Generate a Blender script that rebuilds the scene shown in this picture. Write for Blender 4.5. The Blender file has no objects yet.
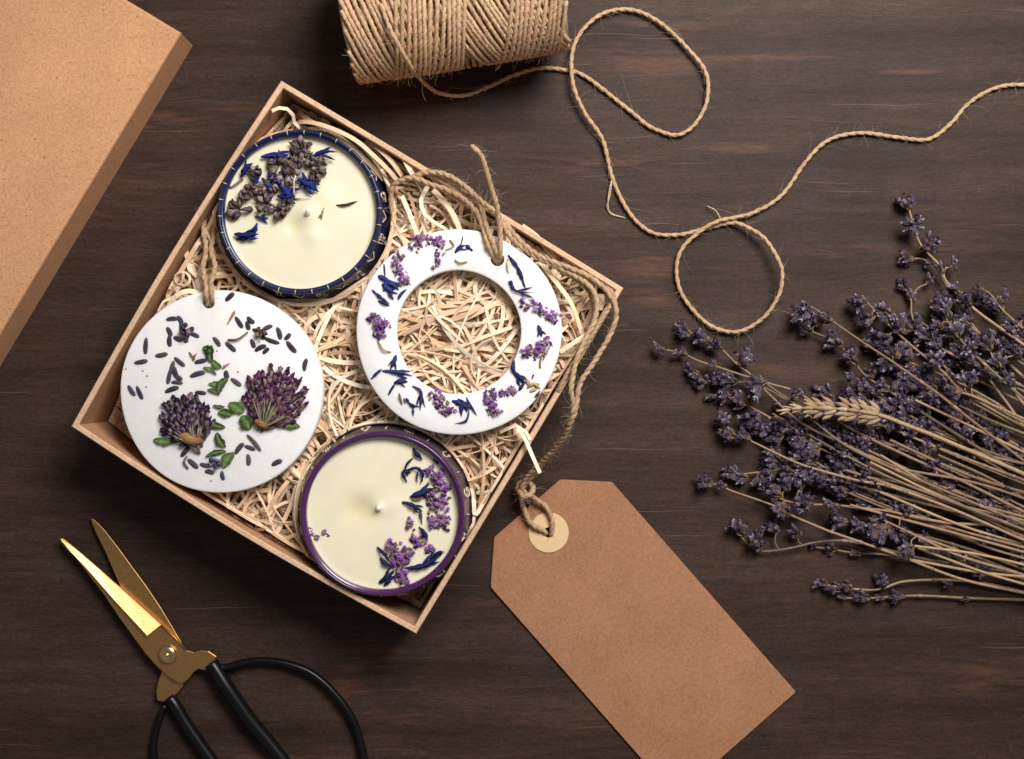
import bpy, math, random
from mathutils import Vector, Matrix
R = random.Random(11)
S = 0.00045            # metres per photo pixel on the table top
D = 1333.0             # camera height in the same units
CX, CY = 512.0, 379.5
sc = bpy.context.scene
COL = sc.collection
pi = math.pi

def W(px, py, z=0.0):
    """point that stands at height z and is seen at px,py ; returned in pixel units, x right, y up"""
    k = (D - z) / D
    return Vector(((px - CX) * k, (CY - py) * k, z))

# ------------------------------------------------------------------ mesh builder
class MB:
    def __init__(s): s.v = []; s.f = []; s.c = []
    def add(s, vs, fs, cs):
        b = len(s.v); s.v += [(p[0], p[1], p[2]) for p in vs]
        s.f += [tuple(i + b for i in f) for f in fs]
        s.c += cs if isinstance(cs, list) else [cs] * len(vs)
    def build(s, name, mat, parent=None, smooth=True, **tags):
        off = Vector((0, 0, 0))
        if parent is not None:
            r = parent
            while r.parent: r = r.parent
            off = Vector(r['_o'])
        me = bpy.data.meshes.new(name)
        if parent is None and s.v:
            n = len(s.v)
            off = Vector((sum(p[0] for p in s.v) / n, sum(p[1] for p in s.v) / n, min(p[2] for p in s.v)))
        me.from_pydata([((p[0] - off.x) * S, (p[1] - off.y) * S, (p[2] - off.z) * S) for p in s.v], [], s.f)
        a = me.color_attributes.new('Col', 'FLOAT_COLOR', 'POINT')
        flat = []
        for c in s.c: flat += [c[0], c[1], c[2], 1.0]
        a.data.foreach_set('color', flat)
        if smooth: me.polygons.foreach_set('use_smooth', [True] * len(me.polygons))
        me.materials.append(mat); me.update()
        o = bpy.data.objects.new(name, me); COL.objects.link(o)
        if parent is not None: o.parent = parent
        else: o.location = off * S
        for k, v in tags.items(): o[k] = v
        return o

def thing(name, label, cat, loc, group=None):
    o = bpy.data.objects.new(name, None); COL.objects.link(o)
    o.empty_display_size = 0.01
    o.location = Vector(loc) * S; o['_o'] = [loc[0], loc[1], loc[2]]
    o['label'] = label; o['category'] = cat
    if group: o['group'] = group
    return o

def spline(pts, step=2.0):
    P = [Vector(p) for p in pts]
    if len(P) < 2: return P
    P = [P[0] * 2 - P[1]] + P + [P[-1] * 2 - P[-2]]
    out = []
    for i in range(1, len(P) - 2):
        a, b, c, d = P[i - 1], P[i], P[i + 1], P[i + 2]
        n = max(1, int((c - b).length / step))
        for j in range(n):
            t = j / n; t2 = t * t; t3 = t2 * t
            out.append(0.5 * ((2 * b) + (c - a) * t + (2 * a - 5 * b + 4 * c - d) * t2 + (3 * b - a - 3 * c + d) * t3))
    out.append(P[-2]); return out

def frames(P):
    T = []
    n = len(P)
    for i in range(n):
        t = P[min(i + 1, n - 1)] - P[max(i - 1, 0)]
        if t.length < 1e-9: t = Vector((1, 0, 0))
        T.append(t.normalized())
    u = Vector((0, 0, 1))
    if abs(T[0].dot(u)) > .95: u = Vector((1, 0, 0))
    N = []
    for t in T:
        u = u - t * u.dot(t)
        if u.length < 1e-6: u = t.orthogonal()
        u = u.normalized(); N.append(u.copy())
    return T, N

def tube(mb, P, r, n=6, col=(1, 1, 1), cap=True):
    T, N = frames(P); m = len(P)
    rr = r if isinstance(r, (list, tuple)) else [r] * m
    vs = []; fs = []; cs = []
    for i in range(m):
        b = T[i].cross(N[i])
        for k in range(n):
            a = 2 * pi * k / n
            vs.append(P[i] + (N[i] * math.cos(a) + b * math.sin(a)) * rr[i])
            cs.append(col[i] if isinstance(col, list) else col)
    for i in range(m - 1):
        for k in range(n):
            k2 = (k + 1) % n
            fs.append((i * n + k, i * n + k2, (i + 1) * n + k2, (i + 1) * n + k))
    if cap:
        fs.append(tuple(range(n - 1, -1, -1))); fs.append(tuple((m - 1) * n + k for k in range(n)))
    mb.add(vs, fs, cs)

def mixc(a, b, t): return tuple(a[i] * (1 - t) + b[i] * t for i in range(3))
def jit(c, a=.15):
    f = 1 + R.uniform(-a, a); return tuple(max(0, x * f * (1 + R.uniform(-a * .3, a * .3))) for x in c)

def rope(mb, P, r, pitch=16, n=6, plies=2, col=(.5, .33, .19), ph=0.0, step=None):
    """twisted twine: plies wound round each other"""
    T, N = frames(P); m = len(P)
    L = 0; Ls = [0]
    for i in range(1, m): L += (P[i] - P[i - 1]).length; Ls.append(L)
    for q in range(plies):
        c0 = jit(col, .12); Q = []; rr = []
        for i in range(m):
            a = ph + 2 * pi * Ls[i] / pitch + 2 * pi * q / plies
            b = T[i].cross(N[i])
            Q.append(P[i] + (N[i] * math.cos(a) + b * math.sin(a)) * r * .27)
            rr.append(r * .73 * (1 + .07 * math.sin(Ls[i] * .21 + q * 2) + .05 * math.sin(Ls[i] * .53 + q * 4 + ph) + R.uniform(-.015, .015)))
        cc = [jit(c0, .10) for _ in Q]
        tube(mb, Q, rr, n, cc)

def fuzz(mb, P, r, dens=.25, ln=(6, 18), col=(.55, .40, .26), rad=.12):
    T, N = frames(P); m = len(P)
    tot = sum((P[i + 1] - P[i]).length for i in range(m - 1))
    for _ in range(int(tot * dens)):
        i = R.randrange(m); b = T[i].cross(N[i]); a = R.uniform(0, 2 * pi)
        o = (N[i] * math.cos(a) + b * math.sin(a)); p = P[i] + o * r * .8
        d = (T[i] * R.choice((-1, 1)) * R.uniform(.5, 1.4) + o * R.uniform(.3, 1)).normalized()
        l = R.uniform(*ln); k = Vector((R.gauss(0, 1), R.gauss(0, 1), R.gauss(0, .5))) * .35
        pts = []
        for s_ in range(6):
            pts.append(p.copy()); d = (d + k * .45).normalized(); p = p + d * l / 5
            if p.z < .4: p.z = .4
        tube(mb, pts, [rad, rad, rad, rad * .9, rad * .7, rad * .4], 3, jit(col, .2), cap=False)

def strap(mb, P, w, th, c0, c1, mode='petal', roll=0.0, twist=0.0, up=None):
    n = len(P); T, _ = frames(P); vs = []; cs = []
    for i in range(n):
        t = i / (n - 1); u = Vector(up) if up else Vector((0, 0, 1))
        if abs(T[i].dot(u)) > .97: u = Vector((T[i].y, -T[i].x, .2))
        sd = T[i].cross(u).normalized(); nn = sd.cross(T[i]).normalized()
        a = roll + twist * t
        s2 = sd * math.cos(a) + nn * math.sin(a); n2 = nn * math.cos(a) - sd * math.sin(a)
        if mode == 'petal': f = max(.06, math.sin(pi * min(1, t * .92 + .08)) ** .8)
        elif mode == 'flare': f = max(.12, .18 + .95 * t ** 1.3) if t < .97 else .3
        elif mode == 'taper': f = max(.08, 1 - t)
        else: f = 1
        if mode != 'const': f *= R.uniform(.78, 1.2)
        ww = w * .5 * f; tt = th * .5 * (f if mode != 'const' else 1)
        if mode != 'const' and 0 < i < n - 1: a_ = R.gauss(0, .28); s2, n2 = s2 * math.cos(a_) + n2 * math.sin(a_), n2 * math.cos(a_) - s2 * math.sin(a_)
        if mode == 'const':
            vs += [P[i] - s2 * ww - n2 * tt, P[i] + s2 * ww - n2 * tt, P[i] + s2 * ww + n2 * tt, P[i] - s2 * ww + n2 * tt]
        else:
            vs += [P[i] - s2 * ww, P[i] - n2 * tt, P[i] + s2 * ww, P[i] + n2 * tt]
        cs += [mixc(c0, c1, t)] * 4 if mode == 'const' else [jit(mixc(c0, c1, t), .22) for _ in range(4)]
    fs = []
    for i in range(n - 1):
        for k in range(4):
            k2 = (k + 1) % 4
            fs.append((i * 4 + k, i * 4 + k2, (i + 1) * 4 + k2, (i + 1) * 4 + k))
    fs += [(3, 2, 1, 0), tuple((n - 1) * 4 + k for k in range(4))]
    mb.add(vs, fs, cs)

def lathe(mb, prof, c, n=96, col=(1, 1, 1), wob=None, cap=True):
    m = len(prof); vs = []; fs = []
    for (r, z) in prof:
        for k in range(n):
            a = 2 * pi * k / n; q = r * (wob(a) if wob else 1)
            vs.append((c[0] + q * math.cos(a), c[1] + q * math.sin(a), z))
    for i in range(m - 1):
        for k in range(n):
            k2 = (k + 1) % n; fs.append((i * n + k, i * n + k2, (i + 1) * n + k2, (i + 1) * n + k))
    if cap and prof[0][0] > 0.01: fs.append(tuple(range(n - 1, -1, -1)))
    mb.add(vs, fs, col)

# ------------------------------------------------------------------ materials
def newmat(name):
    m = bpy.data.materials.new(name); m.use_nodes = True
    nt = m.node_tree; b = nt.nodes['Principled BSDF']; return m, nt, b
def node(nt, t, **k):
    n = nt.nodes.new(t)
    for a, v in k.items():
        if a.startswith('i_'): n.inputs[a[2:]].default_value = v
        else: setattr(n, a, v)
    return n
def coords(nt, scale=(1, 1, 1), rot=(0, 0, 0)):
    tc = node(nt, 'ShaderNodeTexCoord'); mp = node(nt, 'ShaderNodeMapping')
    mp.inputs['Scale'].default_value = [1000 * s for s in scale]; mp.inputs['Rotation'].default_value = rot
    nt.links.new(tc.outputs['Object'], mp.inputs[0]); return mp.outputs[0]
def noise(nt, vec, scale, detail=4, rough=.55):
    n = node(nt, 'ShaderNodeTexNoise'); n.inputs['Scale'].default_value = scale
    n.inputs['Detail'].default_value = detail; n.inputs['Roughness'].default_value = rough
    nt.links.new(vec, n.inputs['Vector']); return n.outputs[0]
def ramp(nt, fac, stops):
    r = node(nt, 'ShaderNodeValToRGB'); e = r.color_ramp.elements
    while len(e) < len(stops): e.new(.5)
    for i, (p, c) in enumerate(stops):
        e[i].position = p; e[i].color = (c[0], c[1], c[2], 1) if hasattr(c, '__len__') else (c, c, c, 1)
    nt.links.new(fac, r.inputs[0]); return r.outputs[0]
def mix(nt, fac, a, b, mode='MIX'):
    m = node(nt, 'ShaderNodeMix', data_type='RGBA', blend_type=mode)
    for s, v in ((m.inputs[0], fac), (m.inputs[6], a), (m.inputs[7], b)):
        if isinstance(v, (int, float)): s.default_value = v
        elif isinstance(v, (tuple, list)): s.default_value = (v[0], v[1], v[2], 1)
        else: nt.links.new(v, s)
    return m.outputs[2]
def bump(nt, b, h, strength=.3, dist=.0003):
    n = node(nt, 'ShaderNodeBump'); n.inputs['Strength'].default_value = strength; n.inputs['Distance'].default_value = dist
    nt.links.new(h, n.inputs['Height']); nt.links.new(n.outputs[0], b.inputs['Normal'])

def kraft(name, c, rough=.85, fleck=.6, dots=.68):
    m, nt, b = newmat(name); v = coords(nt)
    big = noise(nt, v, .035, 3); fine = noise(nt, v, .9, 6, .8); fl = noise(nt, v, .75, 2, .5)
    v2 = coords(nt, (1, 3.2, 1), (0, 0, .6)); fb = noise(nt, v2, .5, 3, .6)
    v3 = coords(nt, (3.4, 1, 1), (0, 0, .3)); fc = noise(nt, v3, .45, 3, .6)
    base = ramp(nt, big, [(.3, [x * .92 for x in c]), (.7, [x * 1.07 for x in c])])
    f1 = ramp(nt, fine, [(.3, .66), (.5, 1), (.7, 1.28)])
    col = mix(nt, 1, base, f1, 'MULTIPLY')
    d = ramp(nt, fl, [(dots, 0), (dots + .055, 1)]); col = mix(nt, d, col, [x * .42 for x in c])
    d = ramp(nt, fb, [(.655, 0), (.70, fleck)]); col = mix(nt, d, col, [x * .62 for x in c])
    d = ramp(nt, fc, [(.66, 0), (.71, fleck)]); col = mix(nt, d, col, [min(.85, x * 1.35) for x in c])
    nt.links.new(col, b.inputs['Base Color']); b.inputs['Roughness'].default_value = rough
    b.inputs['Specular IOR Level'].default_value = .25
    bump(nt, b, fine, .35, .0002); return m

def vcol(name, rough=.7, amt=.25, nscale=.8, spec=.3, sss=0, stretch=(1, 1, 1), bmp=.3, gain=1.0, tint=None):
    m, nt, b = newmat(name)
    at = node(nt, 'ShaderNodeAttribute', attribute_name='Col'); v = coords(nt, stretch)
    n = noise(nt, v, nscale, 4, .65)
    r = ramp(nt, n, [(.25, (1 - amt) * gain), (.75, (1 + amt) * gain)])
    nt.links.new(mix(nt, 1, at.outputs[0], r, 'MULTIPLY'), b.inputs['Base Color'])
    b.inputs['Roughness'].default_value = rough; b.inputs['Specular IOR Level'].default_value = spec
    if sss:
        b.inputs['Subsurface Weight'].default_value = sss; b.inputs['Subsurface Scale'].default_value = .001
        b.inputs['Subsurface Radius'].default_value = (1, .7, .5)
    if bmp: bump(nt, b, n, bmp, .0002)
    return m

def wood_mat():
    m, nt, b = newmat('dark_stained_wood')
    v0 = coords(nt, (1, 1, 1)); w = noise(nt, v0, .012, 2)
    # gentle waviness of the grain
    tc = node(nt, 'ShaderNodeTexCoord')
    wv = node(nt, 'ShaderNodeVectorMath', operation='MULTIPLY_ADD')
    sub = node(nt, 'ShaderNodeCombineXYZ'); nt.links.new(w, sub.inputs['Y'])
    nt.links.new(sub.outputs[0], wv.inputs[0]); wv.inputs[1].default_value = (0, .010, 0); nt.links.new(tc.outputs['Object'], wv.inputs[2])
    def mp(sx, sy):
        q = node(nt, 'ShaderNodeMapping'); q.inputs['Scale'].default_value = (1000 * sx, 1000 * sy, 1000)
        nt.links.new(wv.outputs[0], q.inputs[0]); return q.outputs[0]
    broad = noise(nt, mp(.0045, .06), 1, 4, .6)
    mid = noise(nt, mp(.028, .30), 1, 7, .78)
    fine = noise(nt, mp(.13, .8), 1, 6, .9)
    pore = noise(nt, mp(.16, 1.3), 1, 3, .6)
    red = noise(nt, mp(.0075, .045), 1, 3, .6)
    blot = noise(nt, v0, .018, 3, .5)
    c = ramp(nt, broad, [(.30, (.028, .0150, .0108)), (.5, (.042, .0236, .0174)), (.72, (.060, .0352, .0264))])
    c = mix(nt, 1, c, ramp(nt, mid, [(.28, .70), (.5, 1), (.74, 1.28)]), 'MULTIPLY')
    c = mix(nt, 1, c, ramp(nt, fine, [(.34, .62), (.5, 1), (.66, 1.42)]), 'MULTIPLY')
    grit = noise(nt, mp(.55, 1.25), 1, 3, .7)
    c = mix(nt, 1, c, ramp(nt, grit, [(.3, .66), (.5, 1), (.7, 1.38)]), 'MULTIPLY')
    c = mix(nt, 1, c, ramp(nt, blot, [(.3, .80), (.7, 1.18)]), 'MULTIPLY')
    rr = ramp(nt, red, [(.59, 0), (.70, 1)]); rm = ramp(nt, mid, [(.46, 0), (.62, .75)])
    c = mix(nt, mix(nt, 1, rr, rm, 'MULTIPLY'), c, (.135, .058, .034))
    wear = None          # worn patches where the stain has rubbed off
    for (px, py, rx, ry) in ((655, 66, 95, 20), (770, 58, 120, 7), (735, 148, 90, 12), (648, 268, 60, 26), (655, 300, 50, 16), (372, 652, 62, 26), (345, 690, 40, 30), (1000, 440, 60, 14), (905, 72, 60, 5), (470, 470, 60, 12)):
        q = node(nt, 'ShaderNodeMapping'); q.inputs['Scale'].default_value = (1 / (rx * S), 1 / (ry * S), 0)
        q.inputs['Location'].default_value = (-(px - CX) / rx, -(CY - py) / ry, 0); nt.links.new(tc.outputs['Object'], q.inputs[0])
        g = node(nt, 'ShaderNodeTexGradient', gradient_type='SPHERICAL'); nt.links.new(q.outputs[0], g.inputs[0])
        wear = g.outputs[1] if wear is None else mix(nt, 1, wear, g.outputs[1], 'ADD')
    stk = noise(nt, mp(.02, .36), 1, 6, .8)
    wm = ramp(nt, mix(nt, .68, wear, stk, 'MIX'), [(.44, 0), (.62, .75)])
    wm = mix(nt, 1, wm, ramp(nt, wear, [(.02, 0), (.55, 1)]), 'MULTIPLY')
    c = mix(nt, wm, c, mix(nt, 1, (.112, .051, .032), ramp(nt, fine, [(.36, .5), (.64, 1.4)]), 'MULTIPLY'))
    c = mix(nt, ramp(nt, pore, [(.66, 0), (.73, .6)]), c, (.014, .009, .008))
    # a few pale hairline scratches
    sv = noise(nt, mp(.010, 1.1), 1, 1, .4)
    c = mix(nt, ramp(nt, sv, [(.735, 0), (.76, .5)]), c, (.17, .11, .085))
    nt.links.new(c, b.inputs['Base Color'])
    b.inputs['Roughness'].default_value = .58; b.inputs['Specular IOR Level'].default_value = .18
    h = mix(nt, .5, fine, mid); bump(nt, b, h, .35, .00035); return m

def plain(name, c, rough=.5, metal=0, spec=.5, sss=0, nz=.0, coat=0, nscale=.5, stretch=(1, 1, 1), rot=(0, 0, 0), bmp=0, rn=0):
    m, nt, b = newmat(name); b.inputs['Roughness'].default_value = rough; b.inputs['Metallic'].default_value = metal
    b.inputs['Specular IOR Level'].default_value = spec; b.inputs['Coat Weight'].default_value = coat
    n = noise(nt, coords(nt, stretch, rot), nscale, 5, .65)
    nt.links.new(ramp(nt, n, [(.25, [x * (1 - nz) for x in c]), (.75, [min(1, x * (1 + nz)) for x in c])]), b.inputs['Base Color'])
    if rn: nt.links.new(ramp(nt, n, [(.3, rough - rn), (.7, rough + rn)]), b.inputs['Roughness'])
    if sss:
        b.inputs['Subsurface Weight'].default_value = sss; b.inputs['Subsurface Scale'].default_value = .003
        b.inputs['Subsurface Radius'].default_value = (1, .8, .5)
    if bmp: bump(nt, b, n, bmp, .0002)
    return m

M = dict(
    wood=wood_mat(),
    lid=kraft('kraft_lid_board', (.58, .305, .160)),
    box=kraft('kraft_box_board', (.47, .265, .145), fleck=.3, dots=.73),
    boxedge=kraft('kraft_cut_edge', (.66, .44, .28), fleck=.2),
    tag=kraft('kraft_tag_card', (.365, .176, .092), fleck=.35, dots=.735),
    shav=vcol('wood_shavings', .6, .12, .5, .3, 0, (1, 1, 1), .2),
    jute=vcol('jute_twine', .85, .28, 1.6, .2, 0, (1, 1, 1), .6),
    wax=plain('candle_wax', (.83, .765, .575), .42, sss=.25, nz=.03, nscale=.05, spec=.4),
    white=plain('white_scented_wax', (.85, .83, .825), .5, sss=.55, nz=.05, nscale=.22, spec=.35, bmp=.25),
    wick=plain('wick_cotton', (.80, .78, .76), .5, nz=.1),
    bluetin=plain('blue_tin_paint', (.008, .014, .062), .32, spec=.4, nz=.3, coat=.15),
    purptin=plain('purple_tin_paint', (.062, .012, .082), .25, spec=.5, nz=.25, coat=.3),
    greytin=plain('dark_tin_body_paint', (.085, .05, .075), .38, spec=.5, nz=.3, coat=.2),
    glyph=plain('gold_print', (.72, .58, .47), .45, nz=.2),
    petal=vcol('dried_petals', .85, .45, 1.1, .1, 0, (1, 1, 1), .5),
    lav=vcol('dried_lavender', .85, .55, 1.5, .10, 0, (1, 1, 1), .7, .82),
    stem=vcol('dried_stem', .7, .25, 1.2, .3, 0, (1, 1, 1), .4),
    gold=plain('brushed_brass', (.52, .30, .12), .44, 1, nz=.15, nscale=1.6, stretch=(.5, 1.5, 1), rot=(0, 0, -.7), bmp=.1, rn=.05),
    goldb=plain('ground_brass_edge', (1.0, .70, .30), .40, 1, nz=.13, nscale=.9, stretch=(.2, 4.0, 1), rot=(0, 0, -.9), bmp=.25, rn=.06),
    golds=plain('polished_brass_screw', (.90, .60, .28), .22, 1, nz=.1),
    black=plain('black_plastic_coating', (.005, .005, .006), .3, spec=.25, nz=.2),
    ringp=plain('manila_reinforcement', (.72, .51, .28), .75, nz=.07, nscale=.8, bmp=.1),
)

# ------------------------------------------------------------------ table
mb = MB()
X0, X1, Y0, Y1 = -1500, 1500, -1200, 1200
mb.add([(X0, Y0, -60), (X1, Y0, -60), (X1, Y1, -60), (X0, Y1, -60), (X0, Y0, 0), (X1, Y0, 0), (X1, Y1, 0), (X0, Y1, 0)],
       [(3, 2, 1, 0), (4, 5, 6, 7), (0, 1, 5, 4), (1, 2, 6, 5), (2, 3, 7, 6), (3, 0, 4, 7)], (1, 1, 1))
tb = mb.build('tabletop', M['wood'], smooth=False, kind='structure')

# ------------------------------------------------------------------ box lid
u = Vector((-.515, -.857, 0)); v = Vector((-.857, .515, 0))
C0 = W(193.5, 45.5, 0); HL = 50; SZ = 384
lid = thing('box_lid', 'plain speckled kraft box lid lying flat in the corner of the table', 'box lid', tuple(C0 + (u + v) * SZ / 2))
def slab(mb, o, ax, ay, x0, x1, y0, y1, z0, z1, bev=1.4):
    """box with bevelled top edges along directions ax, ay"""
    p = lambda x, y, z: o + ax * x + ay * y + Vector((0, 0, z))
    rings = []
    for (ins, z) in ((0, z0), (0, z1 - bev), (bev * .3, z1 - bev * .3), (bev, z1)):
        rings.append([p(x0 + ins, y0 + ins, z), p(x1 - ins, y0 + ins, z), p(x1 - ins, y1 - ins, z), p(x0 + ins, y1 - ins, z)])
    vs = [q for r_ in rings for q in r_]; fs = [(3, 2, 1, 0)]
    for i in range(3):
        for k in range(4): fs.append((i * 4 + k, i * 4 + (k + 1) % 4, i * 4 + 4 + (k + 1) % 4, i * 4 + 4 + k))
    fs.append((12, 13, 14, 15)); mb.add(vs, fs, (1, 1, 1))
mb = MB(); slab(mb, C0, u, v, 0, SZ, 0, SZ, HL - 5, HL, 2.6); mb.build('top_panel', M['lid'], lid, smooth=False)
for k in range(4):
    mb = MB()
    a = [(4.2, SZ - 4.2, .4, 4), (SZ - 4, SZ - .4, .4, SZ - .4), (4.2, SZ - 4.2, SZ - 4, SZ - .4), (.4, 4, .4, SZ - .4)][k]
    slab(mb, C0, u, v, a[0], a[1], a[2], a[3], .3, HL - 5.1, .3)
    mb.build('side_panel', M['lid'], lid, smooth=False)

# ------------------------------------------------------------------ open gift box
H = 100
corn = [W(281, 80.5, H), W(623.5, 288, H), W(416, 634, H), W(71, 426.5, H)]     # outer corners: top, right, bottom, left
bow = [1.0, 0.5, 5, 4.5]
cen = sum(corn, Vector()) / 4; cen.z = 0
box = thing('gift_box', 'open square kraft gift box filled with wood shavings, candles and wax ornaments', 'box', tuple(cen))
TH = 5.2
def side_pts(i, off, z):
    a, b = corn[i].copy(), corn[(i + 1) % 4].copy(); d = (b - a).normalized(); nrm = Vector((d.y, -d.x, 0))
    if nrm.dot(cen - a) < 0: nrm = -nrm
    out = []
    for k in range(13):
        t = k / 12; L = (b - a).length
        s_ = off + t * (L - 2 * off)
        q = a + d * s_ + nrm * off - nrm * bow[i] * math.sin(pi * t)
        q.z = z + (R.uniform(-.15, .15) if z > 50 and 0 < k < 12 else 0); out.append(q)
    return out
inner_line = []
for i in range(4):
    mb = MB(); wm = MB()
    prof = [(0, 0), (0, H - 1), (.8, H), (TH - .8, H), (TH, H - 1), (TH, 0)]
    rows = [side_pts(i, o_, z_) for (o_, z_) in prof]
    vs = [q for r_ in rows for q in r_]; fs = []
    for j in range(len(rows) - 1):
        for k in range(12): fs.append((j * 13 + k, j * 13 + k + 1, (j + 1) * 13 + k + 1, (j + 1) * 13 + k))
    mb.add(vs, fs, (1, 1, 1)); o = mb.build('side_panel', M['box'], box, smooth=False)
    o.data.materials.append(M['boxedge'])
    for p in o.data.polygons:
        if 12 <= p.index < 48: p.material_index = 1
    # cut edge of the board is drawn by the faces at the rim
mb = MB(); bi = [c_ + (cen - c_).normalized() * 7.6 for c_ in corn]
vs = [Vector((q.x, q.y, 1)) for q in bi] + [Vector((q.x, q.y, 4)) for q in bi]
mb.add(vs, [(0, 1, 2, 3), (7, 6, 5, 4), (0, 4, 5, 1), (1, 5, 6, 2), (2, 6, 7, 3), (3, 7, 4, 0)], (1, 1, 1))
mb.build('base_panel', M['box'], box, smooth=False)

# ------------------------------------------------------------------ candles (positions first, shavings avoid them)
BZ, PZ = 108, 108
BC = W(299.5, 212, BZ); PC = W(382, 514, PZ)
DZ, DT = 99, 15; DC = W(221, 391.5, DZ); DR = 101.5 * (D - DZ) / D
GZ, GT = 108, 15; GC = W(458.7, 332, GZ); GR = 103 * (D - GZ) / D; GI = 62 * (D - GZ) / D

# inside test for the box (returns pushed-in point)
walls = []
for i in range(4):
    a, b = corn[i], corn[(i + 1) % 4]; d = (b - a).normalized(); nrm = Vector((d.y, -d.x, 0))
    if nrm.dot(cen - a) < 0: nrm = -nrm
    walls.append((Vector((a.x, a.y, 0)), nrm))
def zmax(p):
    z = 84.0
    dg = math.hypot(p.x - GC.x, p.y - GC.y)
    if dg < GR + 4: z = 90 if dg > GI - 3 else 90 + 10 * (1 - (dg / GI) ** 2)
    if math.hypot(p.x - DC.x, p.y - DC.y) < DR + 3: z = min(z, DZ - DT - 2)
    # thin filling near the left and bottom corners
    for cidx, rr in ((3, 95), (2, 110)):
        c_ = corn[cidx]; q = math.hypot(p.x - c_.x, p.y - c_.y)
        if q < rr: z = min(z, 12 + 72 * (q / rr) ** 1.4)
    c_ = corn[0]; q = math.hypot(p.x - c_.x, p.y - c_.y)
    if q < 70: z = min(z, 35 + 50 * (q / 70))
    return z
def fit(p):
    for (a, n) in walls:
        d_ = (Vector((p.x, p.y, 0)) - a).dot(n)
        if d_ < TH + 3: p += n * (TH + 3 - d_)
    for c_, zt in ((BC, BZ), (PC, PZ)):
        dx, dy = p.x - c_.x, p.y - c_.y; r_ = math.hypot(dx, dy)
        if r_ < 84 and r_ > 1: p.x = c_.x + dx / r_ * 84; p.y = c_.y + dy / r_ * 84
    for (a, n) in walls:
        d_ = (Vector((p.x, p.y, 0)) - a).dot(n)
        if d_ < TH + 1: p += n * (TH + 1 - d_)
    p.z = min(p.z, zmax(p)); p.z = max(p.z, 5.5); return p
mb = MB()
pal = [(.87, .66, .45), (.80, .57, .37), (.89, .72, .52), (.66, .43, .26), (.84, .62, .42), (.90, .77, .60), (.72, .49, .31)]
def shaving(p, ang, L, w, z, kap, amp):
    pts = []; n = max(8, int(L / 4.5)); ph = R.uniform(0, 6); fr = R.uniform(.03, .08); q = Vector((p.x, p.y, 0)); s_ = 0; kk = kap
    for i in range(n):
        pz = z + amp * math.sin(ph + s_ * fr)
        pts.append(fit(Vector((q.x, q.y, pz))))
        q += Vector((math.cos(ang), math.sin(ang), 0)) * (L / n); ang += kk * (L / n); s_ += L / n
        kk += R.gauss(0, .0018)
    return pts
def rnd_box(r0=0.0):
    while True:
        a, b = R.random(), R.random()
        q = corn[0] + (corn[1] - corn[0]) * a + (corn[3] - corn[0]) * b
        return Vector((q.x, q.y, 0))
cnt = 0
while cnt < 2500:
    if cnt % 5 == 0:
        a = R.uniform(0, 2 * pi); rr = GI * math.sqrt(R.random()) * 1.1; p = Vector((GC.x + rr * math.cos(a), GC.y + rr * math.sin(a), 0))
    else: p = rnd_box()
    if any(math.hypot(p.x - c_.x, p.y - c_.y) < 76 for c_ in (BC, PC)): continue
    zt = zmax(p); z = 8 + (zt - 8) * (R.random() ** .55)
    curly = R.random() < .20
    L = R.uniform(60, 170); kap = R.choice((-1, 1)) * (R.uniform(.03, .085) if curly else abs(R.gauss(0, .014)))
    if curly: L *= .7
    ang = R.uniform(0, 2 * pi)
    pts = shaving(p - Vector((math.cos(ang), math.sin(ang), 0)) * L * .4, ang, L, 4, z, kap, R.uniform(2, 9))
    c_ = jit(R.choice(pal), .12); w = R.choice((2.0, 2.5, 3.0, 3.5, 4.2)) * R.uniform(.85, 1.1)
    strap(mb, pts, w, .8, c_, jit(c_, .08), 'const', R.gauss(0, .4), R.gauss(0, 1.1))
    cnt += 1
# individual long curls one can follow in the photo
def sp(pts, w, roll=0, tw=0, c=(.86, .68, .45)):
    strap(mb, spline([W(*q) for q in pts], 6), w, .9, jit(c, .05), jit(c, .05), 'const', roll, tw)
sp([(292, 128, 60), (300, 122, 78), (318, 124, 92), (340, 132, 97), (358, 142, 98), (375, 157, 97), (390, 172, 92), (398, 182, 84)], 4.4, .3, .2, (.74, .54, .35))  # this curl and the next: shade by the top wall put into a browner colour
sp([(300, 113, 70), (312, 122, 84), (330, 131, 88), (350, 145, 90), (368, 162, 88), (384, 180, 80)], 4.2, -.2, .4, (.70, .50, .31))
sp([(272, 111, 96), (279, 108, 97), (287, 109, 94), (293, 115, 88), (294, 122, 82), (300, 128, 76)], 3.4, .1, .3, (.84, .68, .48))
sp([(366, 140, 88), (380, 150, 92), (392, 162, 92), (402, 176, 86)], 4.4, .2, .3, (.76, .56, .37))
sp([(404, 158, 96), (410, 170, 96), (414, 176, 92)], 5, .2, .3)
sp([(514, 424, 92), (524, 437, 104), (532, 455, 110), (540, 473, 108)], 3.5, .1, .1, (.92, .80, .62))
sp([(500, 432, 90), (516, 426, 96), (526, 432, 100), (530, 440, 101), (520, 452, 92)], 3.4, .3, .6, (.9, .76, .56))
sp([(433, 190, 92), (448, 206, 95), (458, 225, 95), (462, 238, 88)], 5, .2, .2)
sp([(428, 186, 88), (421, 200, 92), (425, 215, 92), (440, 226, 88), (452, 232, 82)], 4, .3, .5, (.9, .76, .56))
sp([(402, 196, 88), (412, 220, 92), (418, 238, 88)], 4.2, 0, .2, (.9, .76, .56))
sp([(540, 262, 92), (556, 282, 96), (572, 305, 95), (582, 334, 88)], 4.2, .2, .3)
sp([(560, 352, 92), (575, 342, 97), (592, 331, 96)], 4.2, 0, .1, (.9, .76, .56))
sp([(522, 226, 86), (536, 236, 92), (548, 250, 92), (560, 262, 86)], 5, .1, .3, (.76, .58, .38))
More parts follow.
